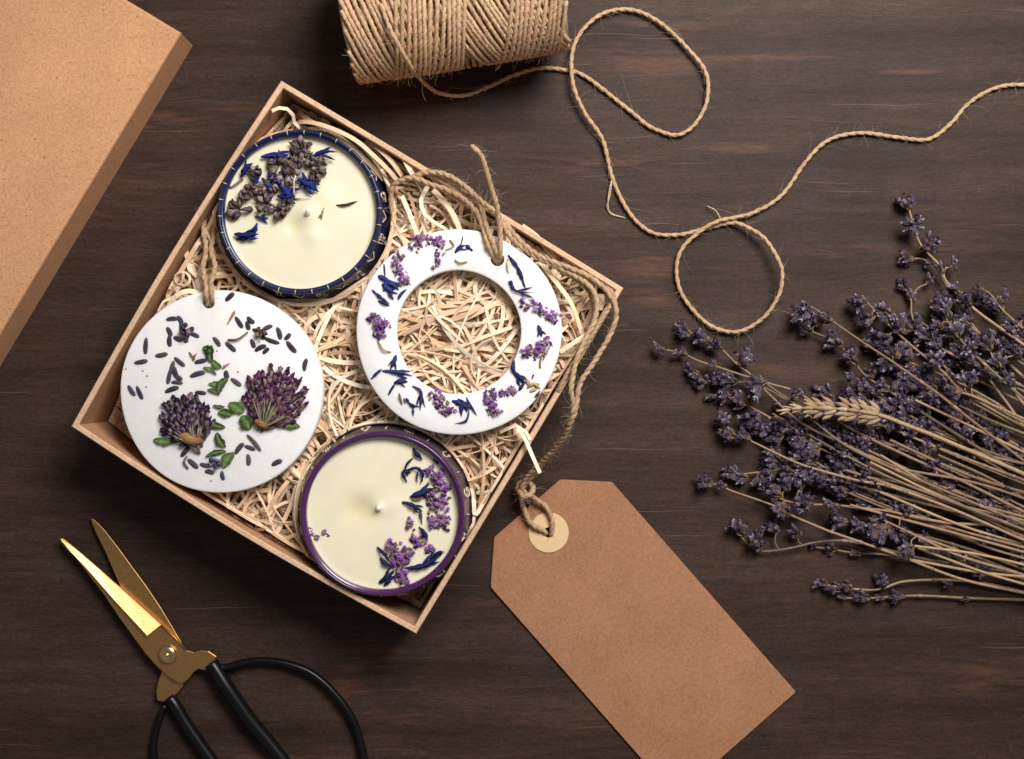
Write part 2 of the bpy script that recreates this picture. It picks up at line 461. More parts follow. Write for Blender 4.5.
sp([(590, 300, 88), (602, 296, 92), (600, 310, 92)], 5.4, .1, 0, (.8, .6, .42))
sp([(166, 312, 92), (176, 296, 98), (190, 291, 97), (206, 296, 86)], 5, .2, .4, (.88, .72, .5))
sp([(186, 250, 70), (190, 270, 84), (196, 276, 86), (205, 262, 80), (212, 250, 70)], 4.2, .2, .4)
# small upright curl near the left wall
cp = []
for k in range(16): cp.append((182 + 8 * math.cos(k * .52), 279 + 7 * math.sin(k * .52), 84 + k * .5))
strap(mb, spline([W(*q) for q in cp], 3), 3, .7, (.8, .62, .42), (.8, .62, .42), 'const', .9, 0)
for (cx_, cy_, rx, ry, a0) in ((258, 520, 13, 10, 0), (272, 512, 9, 13, 1), (250, 508, 8, 8, 2), (268, 528, 12, 8, 3)):
    sp([(cx_ + rx * math.cos(a0 + k * .6), cy_ + ry * math.sin(a0 + k * .6), 62 + 12 * math.sin(k * .7)) for k in range(9)], 3.6, .5, .6, (.80, .68, .52))
mb.build('wood_shavings', M['shav'], None, smooth=False, kind='stuff', label='pale curly wood shavings filling the kraft gift box', category='wood shavings')

# ------------------------------------------------------------------ flower generators
BLUE = (.018, .026, .12); NAVY = (.012, .014, .07); PURP = (.26, .080, .35); LIL = (.50, .29, .58); DUSK = (.05, .03, .06); TAN = (.42, .30, .18); GREY = (.12, .085, .12)
def petal_obj(name, pts, w, z, parent, c0=BLUE, c1=NAVY, mode='petal', th=1.6, lift=1.5):
    mb = MB(); P = [W(x, y, z + 1.0 + lift * math.sin(pi * i / max(1, len(pts) - 1)) * R.uniform(.6, 1.6)) for i, (x, y) in enumerate(pts)]
    P = spline(P, 2.2)
    if len(P) < 5: P = spline([P[0], (P[0] + P[-1]) / 2 + Vector((R.uniform(-.7, .7), R.uniform(-.7, .7), .5)), P[-1]], 1.2)
    c0 = jit(c0, .35); c1 = jit(c1, .3)
    strap(mb, P, w * (.66 if w > 5 else .9), th, c0, c1, mode, R.uniform(-.35, .35), R.uniform(-.8, .8))
    if w > 5:          # cleft lobes beside the main one, as in cornflower florets
        e = P[-1]; m_ = P[len(P) * 2 // 5]; d = (e - m_); pr = Vector((-d.y, d.x, 0)) * .001
        for s_ in (-1, 1):
            sd = Vector((-d.y, d.x, 0)).normalized() * w * .55 * s_
            strap(mb, spline([m_, m_ + d * .45 + sd * .8, m_ + d * R.uniform(.75, .95) + sd * R.uniform(.8, 1.7)], 1.6), w * .36, th * .8, jit(c0, .4), jit(c1, .4), 'petal', R.uniform(-.5, .5), R.uniform(-.6, .6))
    return mb.build(name, M['petal'], parent)
def star(mb, c, nrm, r, col, cc):
    t = nrm.orthogonal().normalized(); b = nrm.cross(t); vs = [c - nrm * r * .35]; cs = [cc]; a0 = R.uniform(0, 6)
    for k in range(10):
        a = a0 + pi * k / 5; q = r * (1 if k % 2 == 0 else .55)
        vs.append(c + (t * math.cos(a) + b * math.sin(a)) * q + nrm * (r * .25 if k % 2 == 0 else 0)); cs.append(jit(col, .2) if k % 2 == 0 else col)
    vs.append(c - nrm * r * 1.2); cs.append((.3, .25, .2))
    fs = [(0, 1 + k, 1 + (k + 1) % 10) for k in range(10)] + [(11, 1 + (k + 1) % 10, 1 + k) for k in range(10)]
    mb.add(vs, fs, cs)
def statice(path, w, z, parent, n=None, c=PURP, c2=LIL, base=True):
    mb = MB(); P = spline([W(x, y, z + 1) for x, y in path], 1.5)
    L = sum((P[i + 1] - P[i]).length for i in range(len(P) - 1)); n = n or int(L * w * .12) + 7
    if base: tube(mb, P, .8, 4, (.25, .22, .14))
    T, N = frames(P)
    for k in range(n):
        i = R.randrange(len(P)); sd = Vector((-T[i].y, T[i].x, 0)); o = R.uniform(-1, 1)
        zz = (1 - o * o) * R.uniform(.2, 1) * min(5.5, w * .35)
        p = P[i] + sd * o * w * .5 + Vector((R.uniform(-1, 1), R.uniform(-1, 1), zz))
        nr = Vector((sd.x * o + R.uniform(-.6, .6), sd.y * o + R.uniform(-.6, .6), .9)).normalized()
        q = R.random()
        if q < .26:
            d = Vector((R.uniform(-1, 1), R.uniform(-1, 1), .3)).normalized()
            tube(mb, [p - d * 2.2, p - d * .8, p + d * .8, p + d * 2], [.35, 1.0, 1.0, .3], 5, jit(R.choice([(.20, .17, .09), (.30, .22, .14), (.11, .05, .12)]), .3))
        else: star(mb, p, nr, R.uniform(1.7, 2.9), jit(mixc(c, c2, R.random() ** 1.5), .35), (.09, .02, .15))
    return mb.build('statice_sprig', M['petal'], parent)
def crumple(x, y, r, z, parent, cols=None, n=17):
    mb = MB(); c = W(x, y, z + 2)
    cols = cols or [(.12, .085, .11), (.26, .20, .15), (.06, .04, .06), (.40, .33, .30), (.14, .09, .14), (.17, .115, .06), (.10, .07, .05)]
    for k in range(n):
        a = R.uniform(0, 2 * pi); d = Vector((math.cos(a), math.sin(a), 0)); r0 = R.uniform(0, .35) * r; r1 = r * R.uniform(.6, 1.05)
        sd = Vector((-d.y, d.x, 0)) * R.uniform(-.4, .4) * r; hh = R.uniform(2, 7)
        P = spline([c + d * r0, c + d * (r0 + r1) * .5 + sd * .5 + Vector((0, 0, hh)), c + d * r1 + sd + Vector((0, 0, R.uniform(0, 4)))], 1.8)
        col = jit(R.choice(cols), .25); strap(mb, P, R.uniform(4, 9), 1.0, col, jit(R.choice(cols), .25), R.choice(('petal', 'flare')), R.uniform(-1.1, 1.1), R.uniform(-1, 1))
    for k in range(2):
        p = c + Vector((R.uniform(-.4, .4) * r, R.uniform(-.4, .4) * r, 3)); star(mb, p, Vector((R.uniform(-.5, .5), R.uniform(-.5, .5), 1)).normalized(), R.uniform(2, 3.4), jit((.26, .20, .24), .3), (.1, .06, .1))
    return mb.build('dried_flower', M['petal'], parent)
def bud(x, y, a, L, z, parent, c=None, w=None):
    mb = MB(); a = -math.radians(a); c_ = W(x, y, z + .9); d = Vector((math.cos(a), math.sin(a), 0)); w = w or R.uniform(1.9, 2.5)
    bend = Vector((-d.y, d.x, 0)) * R.uniform(-.8, .8)
    P = [c_ + d * L * (t - .5) + bend * math.sin(pi * t) for t in (0, .08, .25, .5, .75, .92, 1)]
    rr = [w * q for q in (.3, .62, .88, 1, .96, .72, .3)]; c = c or R.choice([(.040, .036, .062), (.068, .055, .075), (.05, .042, .055), (.10, .085, .10), (.045, .046, .085), (.085, .065, .055), (.035, .030, .04)])
    c = jit(c, .2); tip = mixc(c, (.20, .15, .10), .5); tube(mb, P, rr, 8, [tip, tip, c, c, jit(c, .2), mixc(c, (.16, .13, .18), .5), tip])
    for k in range(4):       # ribs
        an = k * pi / 4 + .3; o = Vector((-d.y, d.x, 0)) * math.cos(an) + Vector((0, 0, 1)) * math.sin(an)
        tube(mb, [P[i] + o * rr[i] * .97 for i in range(1, 6)], .3, 3, mixc(c, (.3, .26, .3), .35), cap=False)
    return mb.build('lavender_bud', M['lav'], parent)
def leaf(x, y, a, L, w, z, parent, c=None):
    mb = MB(); a = -math.radians(a); c_ = W(x, y, z + 1.2); d = Vector((math.cos(a), math.sin(a), 0)); sd = Vector((-d.y, d.x, 0))
    c = c or R.choice([(.060, .115, .028), (.04, .08, .022), (.09, .15, .04), (.035, .065, .02)]); bend = R.uniform(-.12, .12) * L
    n = 9; vs = []; cs = []; fs = []; L *= R.uniform(.85, 1); w *= R.uniform(.7, .95)
    for i in range(n):
        t = i / (n - 1); p = c_ + d * L * (t - .5) + sd * bend * math.sin(pi * t)
        f = max(.04, math.sin(pi * (t * .94 + .03)) ** .7 * (1 + R.uniform(-.22, .22))) * w * .5
        cc = mixc(jit(c, .28), (.10, .075, .03), .55 * max(0, t - .6) / .4)
        for (s_, zz) in ((-1, 1.6), (-.5, .7), (0, -.1), (.5, .8), (1, 1.5 + R.uniform(-.6, .8))):
            vs.append(p + sd * s_ * f * R.uniform(.88, 1.1) + Vector((0, 0, zz * f * .26 + .4 + R.uniform(0, .9)))); cs.append(cc if s_ else mixc(cc, (.25, .33, .14), .55))
        for (s_, zz) in ((1, -.1), (0, -.9), (-1, -.1)):
            vs.append(p + sd * s_ * f * .96 + Vector((0, 0, zz * .5))); cs.append(cc)
    for i in range(n - 1):
        for k in range(8): fs.append((i * 8 + k, i * 8 + (k + 1) % 8, (i + 1) * 8 + (k + 1) % 8, (i + 1) * 8 + k))
    fs += [tuple(range(7, -1, -1)), tuple((n - 1) * 8 + k for k in range(8))]
    mb.add(vs, fs, cs); return mb.build('green_leaf', M['petal'], parent)

# ------------------------------------------------------------------ candles
ZOD = [  # strokes in a unit box, one glyph per sign
 [[(-.4, .2), (-.3, .45), (-.1, .4), (0, -.5)], [(.4, .2), (.3, .45), (.1, .4), (0, -.5)]],
 [[(-.4, .5), (-.2, .15), (.2, .15), (.4, .5)], [(.3 * math.cos(k), -.15 + .3 * math.sin(k)) for k in [i * pi / 5 for i in range(11)]]],
 [[(-.4, .5), (0, .4), (.4, .5)], [(-.4, -.5), (0, -.4), (.4, -.5)], [(-.18, .42), (-.18, -.42)], [(.18, .42), (.18, -.42)]],
 [[(-.25 + .17 * math.cos(k), .1 + .17 * math.sin(k)) for k in [i * pi / 4 for i in range(9)]], [(-.4, .25), (-.1, .48), (.4, .4)], [(.25 + .17 * math.cos(k), -.1 + .17 * math.sin(k)) for k in [i * pi / 4 for i in range(9)]], [(.4, -.25), (.1, -.48), (-.4, -.4)]],
 [[(-.3 + .13 * math.cos(k), -.1 + .13 * math.sin(k)) for k in [i * pi / 4 for i in range(9)]], [(-.2, 0), (-.25, .35), (.05, .5), (.3, .3), (.15, -.1), (.15, -.4), (.4, -.45)]],
 [[(-.45, .4), (-.35, -.4)], [(-.35, .3), (-.15, .4), (-.12, -.4)], [(-.12, .3), (.08, .4), (.1, -.4), (.3, -.5)], [(.1, .2), (.35, .3), (.35, 0), (0, -.4)]],
 [[(-.45, -.4), (.45, -.4)], [(-.45, -.15), (-.15, -.15), (-.28, .15), (0, .42), (.28, .15), (.15, -.15), (.45, -.15)]],
 [[(-.45, .4), (-.35, -.4)], [(-.35, .3), (-.15, .4), (-.12, -.4)], [(-.12, .3), (.08, .4), (.1, -.35), (.4, -.45), (.42, -.25)]],
 [[(-.4, -.4), (.4, .4)], [(.05, .42), (.4, .4), (.38, .05)], [(-.3, .05), (.05, -.3)]],
 [[(-.45, .35), (-.3, .4), (-.15, -.25)], [(-.2, .3), (.05, .4), (.1, -.2), (.0, -.5)], [(.1, -.1), (.35, 0), (.35, -.3), (.1, -.25)]],
 [[(-.45, .1), (-.25, .35), (-.1, .1), (.1, .35), (.22, .1), (.45, .35)], [(-.45, -.3), (-.25, -.05), (-.1, -.3), (.1, -.05), (.22, -.3), (.45, -.05)]],
 [[(-.4, .5), (-.15, 0), (-.4, -.5)], [(.4, .5), (.15, 0), (.4, -.5)], [(-.4, 0), (.4, 0)]]]
def candle(name, label, C, zt, rimmat, bodymat, a_first, ornaments, ro=75.5, rb=79.5):
    th = thing(name, label, 'candle', (C.x, C.y, 5))
    x, y = C.x, C.y
    prof = [(66, 6), (72, 7), (76, 14), (rb - .6, 34), (rb, 54), (rb - .7, 70), (rb - 2.1, 82), (rb - 4.2, 93), (ro + .2, zt - 6)]
    mb = MB(); lathe(mb, prof, (x, y), 128); tin = mb.build('tin', bodymat, th)
    mb = MB(); lip = [(ro + .2, zt - 6.2), (ro, zt - 4), (ro + .1, zt - 1.6), (ro - .8, zt - .3), (ro - 1.8, zt), (ro - 2.6, zt - .4), (ro - 3.1, zt - 1.6), (ro - 3.7, zt - 2.2), (ro - 4.5, zt - 2.2), (ro - 5.1, zt - 3), (ro - 5.3, zt - 6), (ro - 5.5, zt - 22)]
    lathe(mb, lip, (x, y), 144, cap=False); mb.build('rim', rimmat, tin)
    def shp(a, vv):       # a angle, vv: height on shoulder -> surface point
        zs = [q[1] for q in prof]; rs = [q[0] for q in prof]
        z = vv; r_ = rb
        for i in range(len(prof) - 1):
            if zs[i] <= z <= zs[i + 1]: r_ = rs[i] + (rs[i + 1] - rs[i]) * (z - zs[i]) / (zs[i + 1] - zs[i])
        return Vector((x + (r_ + .35) * math.cos(a), y + (r_ + .35) * math.sin(a), z))
    for i in range(12):
        a0 = math.radians(a_first + 30 * i); mb = MB()
        for st in ZOD[i]:
            P = [shp(a0 + q[0] * 11 / rb, 86 + q[1] * 20) for q in st]; P = spline(P, 1.5)
            tube(mb, P, .6, 5, (1, 1, 1))
        mb.build('zodiac_mark', M['glyph'], tin)
        a1 = a0 + math.radians(15)
        mb = MB()
        if ornaments: tube(mb, [shp(a1 - .07, 96), shp(a1 - .01, 85), shp(a1 + .01, 85), shp(a1 + .07, 96)], .5, 5, (1, 1, 1))
        else: tube(mb, [shp(a1, 84), shp(a1 + .01, 94)], .6, 5, (1, 1, 1))
        mb.build('tick_mark', M['glyph'], tin)
    if ornaments:
        for i in range(30):
            a1 = 2 * pi * i / 30 + .05; mb = MB(); dirv = Vector((math.cos(a1), math.sin(a1), 0)); c0 = Vector((x, y, 0))
            tube(mb, [c0 + dirv * (ro + .3) + Vector((0, 0, zt - 3)), c0 + dirv * (ro - .6) + Vector((0, 0, zt - .1)), c0 + dirv * (ro - 1.8) + Vector((0, 0, zt + .2)), c0 + dirv * (ro - 2.8) + Vector((0, 0, zt - .3)), c0 + dirv * (ro - 3.9) + Vector((0, 0, zt - 2.0))], .42, 4, (1, 1, 1))
            mb.build('rim_line', M['glyph'], tin)
    return th
def wax_disc(th, C, zw, rw, dips):
    mb = MB(); nr, na = 34, 96; vs = []; fs = []; cs = []
    for i in range(nr + 1):
        r_ = rw * i / nr
        for k in range(na):
            a = 2 * pi * k / na; px, py = C.x + r_ * math.cos(a), C.y + r_ * math.sin(a); z = zw + (0.8 * max(0, (r_ / rw - .93) / .07) ** 2)
            cc = (.83, .765, .575)
            for (dx, dy, dr, dz, yel) in dips:
                q = math.exp(-((px - dx) ** 2 + (py - dy) ** 2) / dr ** 2); z += dz * q
                cc = mixc(cc, (.68, .60, .30), min(1, q * yel))
            vs.append((px, py, z)); cs.append(cc)
    for i in range(nr):
        for k in range(na): fs.append((i * na + k, i * na + (k + 1) % na, (i + 1) * na + (k + 1) % na, (i + 1) * na + k))
    mb.add(vs, fs, cs); return mb.build('wax', M['waxv'], th)
mw, nt, b = newmat('candle_wax_melted')
at = node(nt, 'ShaderNodeAttribute', attribute_name='Col'); n_ = noise(nt, coords(nt), .06, 3)
nt.links.new(mix(nt, 1, at.outputs[0], ramp(nt, n_, [(.3, .95), (.7, 1.04)]), 'MULTIPLY'), b.inputs['Base Color'])
b.inputs['Roughness'].default_value = .27; b.inputs['Specular IOR Level'].default_value = .55
b.inputs['Subsurface Weight'].default_value = .3; b.inputs['Subsurface Scale'].default_value = .004; b.inputs['Subsurface Radius'].default_value = (1, .85, .55)
bump(nt, b, noise(nt, coords(nt), .10, 3), .12, .0006)
M['waxv'] = mw

cb = candle('candle', 'cream candle in dark blue gold-marked tin, topped with blue petals and grey dried flowers', BC, BZ, M['bluetin'], M['bluetin'], -77 - 90, True)
zwb = BZ - 9; wk = W(308, 214, zwb)
d1 = W(294, 226, zwb); d2 = W(326, 196, zwb); d3 = W(313, 236, zwb); d4 = W(309, 213, zwb)
wax_disc(cb, BC, zwb, 70.3, [(d1.x, d1.y, 9, -2.2, .5), (d2.x, d2.y, 12, 2.0, 0), (d3.x, d3.y, 9, 1.8, 0), (d4.x, d4.y, 10, 3.0, 0)])
mb = MB(); tube(mb, [wk + Vector((0, 0, 1)), wk + Vector((0, 0, 5)), wk + Vector((1, 2.2, 7.6)), wk + Vector((2, 4, 8.2))], [3.2, 2.2, 1.9, 1.1], 8); mb.build('wick', M['wick'], cb)
z = zwb
for (x, y, r_) in ((301, 149, 11), (279, 165, 14), (239, 210, 12.5), (266, 204, 12), (321, 167, 10), (252, 190, 8), (278, 211, 9), (273, 183, 10), (291, 176, 11), (310, 160, 8), (256, 172, 7), (285, 178, 9), (296, 164, 9), (262, 190, 8), (316, 176, 7), (245, 196, 6), (288, 205, 7)):
    crumple(x, y, r_, z, cb)
for pts, w in (([(261, 157), (276, 155), (294, 158)], 9), ([(308, 161), (322, 152), (338, 152)], 8), ([(241, 177), (246, 168), (253, 163)], 9), ([(262, 178), (268, 186), (272, 195)], 9),
               ([(280, 184), (287, 192), (296, 199)], 12), ([(277, 196), (288, 197), (296, 196)], 8), ([(297, 178), (308, 184), (319, 192)], 10), ([(255, 216), (262, 218), (269, 218)], 6), ([(262, 184), (256, 182), (254, 176)], 7),
               ([(234, 234), (246, 235), (259, 234)], 8), ([(257, 223), (255, 229), (250, 236)], 5), ([(236, 239), (246, 238), (256, 236)], 5), ([(294, 152), (287, 158), (282, 160)], 6), ([(302, 172), (306, 182), (304, 190)], 7), ([(268, 172), (276, 181), (284, 184)], 8)):
    petal_obj('blue_petal', pts, w, z + (3 if w > 6 else .3), cb, (.020, .032, .20), (.014, .02, .10), lift=2.5)
petal_obj('stalk', [(230, 188), (236, 184), (243, 179)], 2, z, cb, TAN, (.2, .13, .08), 'const')
petal_obj('stalk', [(293, 199), (302, 199), (312, 199)], 1.6, z, cb, DUSK, DUSK, 'taper')
petal_obj('stalk', [(296, 175), (294, 182), (294, 195)], 1.8, z + 6, cb, (.6, .52, .5), (.5, .42, .4), 'const')
petal_obj('stalk', [(294, 182), (291, 177)], 1.6, z + 6, cb, (.6, .52, .5), (.5, .42, .4), 'const')
petal_obj('grey_petal', [(336, 205), (345, 205), (358, 201)], 2.8, z, cb, (.06, .055, .05), (.05, .05, .05), 'petal')
petal_obj('brown_bract', [(324, 207), (322, 214), (321, 220)], 3.4, z, cb, (.30, .14, .06), (.35, .18, .08), 'flare')
petal_obj('brown_bract', [(322, 214), (318, 219)], 2.2, z, cb, (.30, .14, .06), (.35, .18, .08), 'petal')

cp_ = candle('candle', 'cream candle in glossy purple tin, topped with purple statice and navy petals', PC, PZ, M['purptin'], M['greytin'], 73 - 150, False, 75.5, 82.2)
zwp = PZ - 10; wk = W(379, 508, zwp); d1 = W(361, 509, zwp); d2 = W(379, 508, zwp); d3 = W(392, 505, zwp)
wax_disc(cp_, PC, zwp, 70.3, [(d1.x, d1.y, 13, -3.2, .75), (d2.x, d2.y, 6, 2.8, 0), (d3.x, d3.y, 10, 1.2, 0)])
mb = MB(); tube(mb, [wk + Vector((0, 0, 0)), wk + Vector((0, 0, 4.5)), wk + Vector((0, .5, 7))], [3.4, 2.6, 1.2], 8); mb.build('wick', M['wick'], cp_)
z = zwp
for path, w, n in (([(429, 466), (437, 476), (442, 488), (441, 500)], 15, 70), ([(433, 492), (438, 506), (437, 516)], 20, 62), ([(429, 525), (438, 520), (450, 524)], 14, 46), ([(407, 521), (410, 526)], 8, 12),
                   ([(412, 533), (418, 540), (421, 546)], 11, 26), ([(425, 549), (433, 549)], 7, 14), ([(386, 545), (394, 552), (404, 551), (412, 556)], 15, 62), ([(400, 554), (400, 566)], 17, 44), ([(402, 570), (402, 583)], 13, 34)):
    statice(path, w, z, cp_, n)
statice([(312, 535), (317, 538)], 5, z - .5, cp_, 7); statice([(324, 533), (328, 534)], 4, z - .5, cp_, 5); statice([(310, 528), (311, 529)], 2, z - .8, cp_, 2)
for pts, w in (([(413, 448), (417, 454), (423, 460)], 5), ([(413, 458), (407, 464), (405, 471)], 3), ([(402, 471), (404, 477), (407, 483)], 4), ([(406, 471), (416, 468), (423, 474), (420, 485)], 5.2), ([(403, 470), (411, 473)], 6),
               ([(410, 497), (421, 493), (435, 488)], 9), ([(402, 502), (412, 505), (423, 512)], 6), ([(419, 527), (424, 533), (428, 541)], 5), ([(404, 569), (425, 565), (443, 553)], 8), ([(430, 560), (438, 553), (445, 552)], 5),
               ([(377, 547), (384, 554), (391, 564)], 3.5), ([(380, 558), (386, 564), (394, 567)], 5), ([(379, 583), (386, 578), (395, 570)], 8), ([(384, 586), (390, 580), (396, 574)], 5)):
    petal_obj('navy_petal', pts, w, z + .6, cp_, (.020, .028, .11), (.014, .018, .06), lift=3)
petal_obj('brown_bract', [(420, 510), (421, 517), (422, 525)], 3.5, z, cp_, (.10, .05, .05), (.14, .08, .06))
petal_obj('stalk', [(412, 500), (422, 498), (428, 482)], 1.2, z, cp_, (.35, .2, .18), (.3, .16, .14), 'const')

# ------------------------------------------------------------------ round wax ornament
def holed(mb, C, zt, th, Ro, Ri, hole=None, hr=6.0, n=160):
    """disc or ring with rounded edges; optional cord hole cut as real opening"""
    import bmesh
    bv = 2.4
    wob = lambda a: 1 + .004 * math.sin(3 * a + 1) + .003 * math.sin(5 * a)
    if Ri > 0:
        prof = [(Ro - bv, zt - th), (Ro - .5, zt - th + 1), (Ro, zt - th + bv), (Ro, zt - bv), (Ro - .6, zt - .8), (Ro - bv, zt), ((Ro + Ri) / 2, zt + .2), (Ri + 2, zt), (Ri + .5, zt - .6), (Ri, zt - 2), (Ri + .6, zt - th + 1), (Ri + 2, zt - th), (Ro - bv, zt - th)]
        m = len(prof); vs = []; fs = []
        for (r_, z_) in prof[:-1]:
            for k in range(n):
                a = 2 * pi * k / n; vs.append((C.x + r_ * wob(a) * math.cos(a), C.y + r_ * wob(a) * math.sin(a), z_))
        mm = m - 1
        for i in range(mm):
            for k in range(n): fs.append((i * n + k, i * n + (k + 1) % n, ((i + 1) % mm) * n + (k + 1) % n, ((i + 1) % mm) * n + k))
        mb.add(vs, fs, (1, 1, 1))
    else:
        prof = [(Ro - bv, zt - th), (Ro - .5, zt - th + 1), (Ro, zt - th + bv), (Ro, zt - bv), (Ro - .6, zt - .8), (Ro - bv, zt)]
        lathe(mb, prof, (C.x, C.y), n, (1, 1, 1), wob); b0 = len(mb.v); mb.f.append(tuple(range(b0 - n, b0)))
def drill(o, root, p, r_, depth=60):
    me = bpy.data.meshes.new('cutter'); n = 28; vs = []; fs = []
    off = Vector(root['_o'])
    for zz in (-depth, depth):
        for k in range(n):
            a = 2 * pi * k / n; vs.append(((p.x - off.x + r_ * math.cos(a)) * S, (p.y - off.y + r_ * math.sin(a)) * S, (p.z - off.z + zz) * S))
    for k in range(n): fs.append((k, (k + 1) % n, n + (k + 1) % n, n + k))
    fs += [tuple(range(n - 1, -1, -1)), tuple(range(n, 2 * n))]
    me.from_pydata(vs, [], fs); c = bpy.data.objects.new('cutter', me); COL.objects.link(c); c.location = root.location
    md = o.modifiers.new('hole', 'BOOLEAN'); md.object = c; md.operation = 'DIFFERENCE'; md.solver = 'EXACT'
    bpy.context.view_layer.update(); dg = bpy.context.evaluated_depsgraph_get()
    nm = bpy.data.meshes.new_from_object(o.evaluated_get(dg)); o.modifiers.clear(); old = o.data; o.data = nm
    bpy.data.objects.remove(c); bpy.data.meshes.remove(me)
    for pl in nm.polygons: pl.use_smooth = abs(pl.normal.z) < .999 and False or pl.use_smooth
def smooth_angle(o, ang=35):
    o.data.set_sharp_from_angle(angle=math.radians(ang))

od = thing('wax_ornament', 'solid round white wax ornament with pressed clover heads, lavender buds and green leaves', 'wax ornament', (DC.x, DC.y, DZ - DT))
mb = MB(); holed(mb, DC, DZ, DT, DR, 0); dsk = mb.build('wax_disc', M['white'], od); drill(dsk, od, W(208.5, 302.5, DZ), 5.6); smooth_angle(dsk)
z = DZ
buds = [(172, 319.5, 0, 11), (180, 320, 60, 9), (181, 327, 80, 9), (169, 332, 70, 10), (170, 341, 85, 11), (178, 339, 20, 9), (185, 332, 40, 9), (187, 338, 100, 10), (194, 335, 25, 11), (190, 330, 140, 9), (184, 326, -40, 8), (146, 346, 90, 16), (161.5, 355, -5, 12), (141, 362, -8, 13),
        (179.6, 362, 45, 13), (172, 368, 110, 14), (175, 372, 70, 12), (169, 377, 100, 14), (177, 383, 10, 11), (178, 377, 40, 10), (200.6, 361.6, -8, 12), (197.7, 374.7, -20, 15), (172, 390, -15, 14), (200.6, 393, 5, 11), (131.7, 390.6, 60, 12), (139.7, 392.8, 62, 14),
        (216.5, 342, 50, 11), (229.8, 297, -50, 11), (239, 322.4, 60, 13), (248, 325.5, 80, 9), (251, 320, 40, 9), (267, 328.7, -30, 12), (258, 331, 10, 11), (262, 335, 55, 10), (278.7, 333.5, 75, 12), (271.6, 340.6, 25, 16), (252.7, 343.7, 65, 9), (260.6, 348.5, -30, 12),
        (266, 351, -40, 8), (291.4, 347, 50, 14), (287.4, 336.6, -50, 8), (305.6, 365, -75, 12), (230.5, 347, 45, 13), (236, 382.4, 30, 12), (227, 374.5, 80, 8), (185, 452, -45, 12), (193, 463.7, 40, 13), (209.5, 472.4, 15, 9), (223, 475.6, 80, 9), (239.5, 448.7, -55, 13), (249.8, 448, 15, 11),
        (248, 460, 90, 11), (205, 465, 10, 10), (277, 463, -22, 11)]
for q in buds: bud(q[0], q[1], q[2] + R.uniform(-6, 6), q[3], z - 1.3, od)
bud(253.8, 443, 50, 20, z - .4, od, (.12, .08, .05), 1.8)
petal_obj('stalk', [(228, 340), (238, 339), (248, 332)], 1.8, z, od, (.16, .12, .08), (.2, .15, .1), 'const')
petal_obj('brown_bract', [(227, 325), (231, 318), (235, 311)], 3.4, z, od, (.35, .2, .13), (.22, .10, .07), 'flare')
petal_obj('brown_bract', [(189, 352), (193, 357), (197, 353)], 3, z, od, (.35, .16, .12), (.28, .14, .10)); petal_obj('brown_bract', [(193, 361), (194, 356)], 3, z, od, (.35, .16, .12), (.28, .14, .10))
petal_obj('brown_bract', [(222, 369), (226, 365), (230, 363)], 3, z, od, (.30, .18, .13), (.28, .16, .10)); petal_obj('brown_bract', [(187, 456), (184, 462), (188, 469)], 1.6, z, od, (.12, .08, .08), (.12, .08, .08), 'const')
for q in [(165, 441, 4, 24, 9), (221, 440, 60, 17, 12), (216, 454, -15, 20, 7), (229, 460, -55, 19, 10), (236.5, 407.7, 30, 17, 14), (246, 422.7, 60, 16, 13), (219, 406, 5, 12, 5), (225, 414, 10, 13, 8), (216, 424, 20, 19, 8), (291, 426.5, 0, 17, 8), (211.5, 354, 90, 17, 11), (208, 349, 20, 11, 8),
          (217, 364, 40, 11, 7), (210, 371, 30, 14, 5), (216.5, 382.6, -10, 15, 6), (213.6, 392, 25, 14, 4.5), (223, 386, -60, 21, 9), (204, 424, 80, 14, 8)]:
    leaf(*q, z - .3, od, (.025, .05, .018) if q[:2] in ((211.5, 354), (208, 349)) else None)
crumple(215, 462, 7, z - 1, od, [(.10, .10, .2), (.3, .3, .4), (.08, .06, .1)], 9); crumple(262, 332, 7, z - 1, od, [(.2, .14, .1), (.12, .08, .11), (.3, .2, .15)], 7); crumple(186, 332, 6, z - 1, od, [(.08, .06, .09), (.14, .1, .13)], 7)
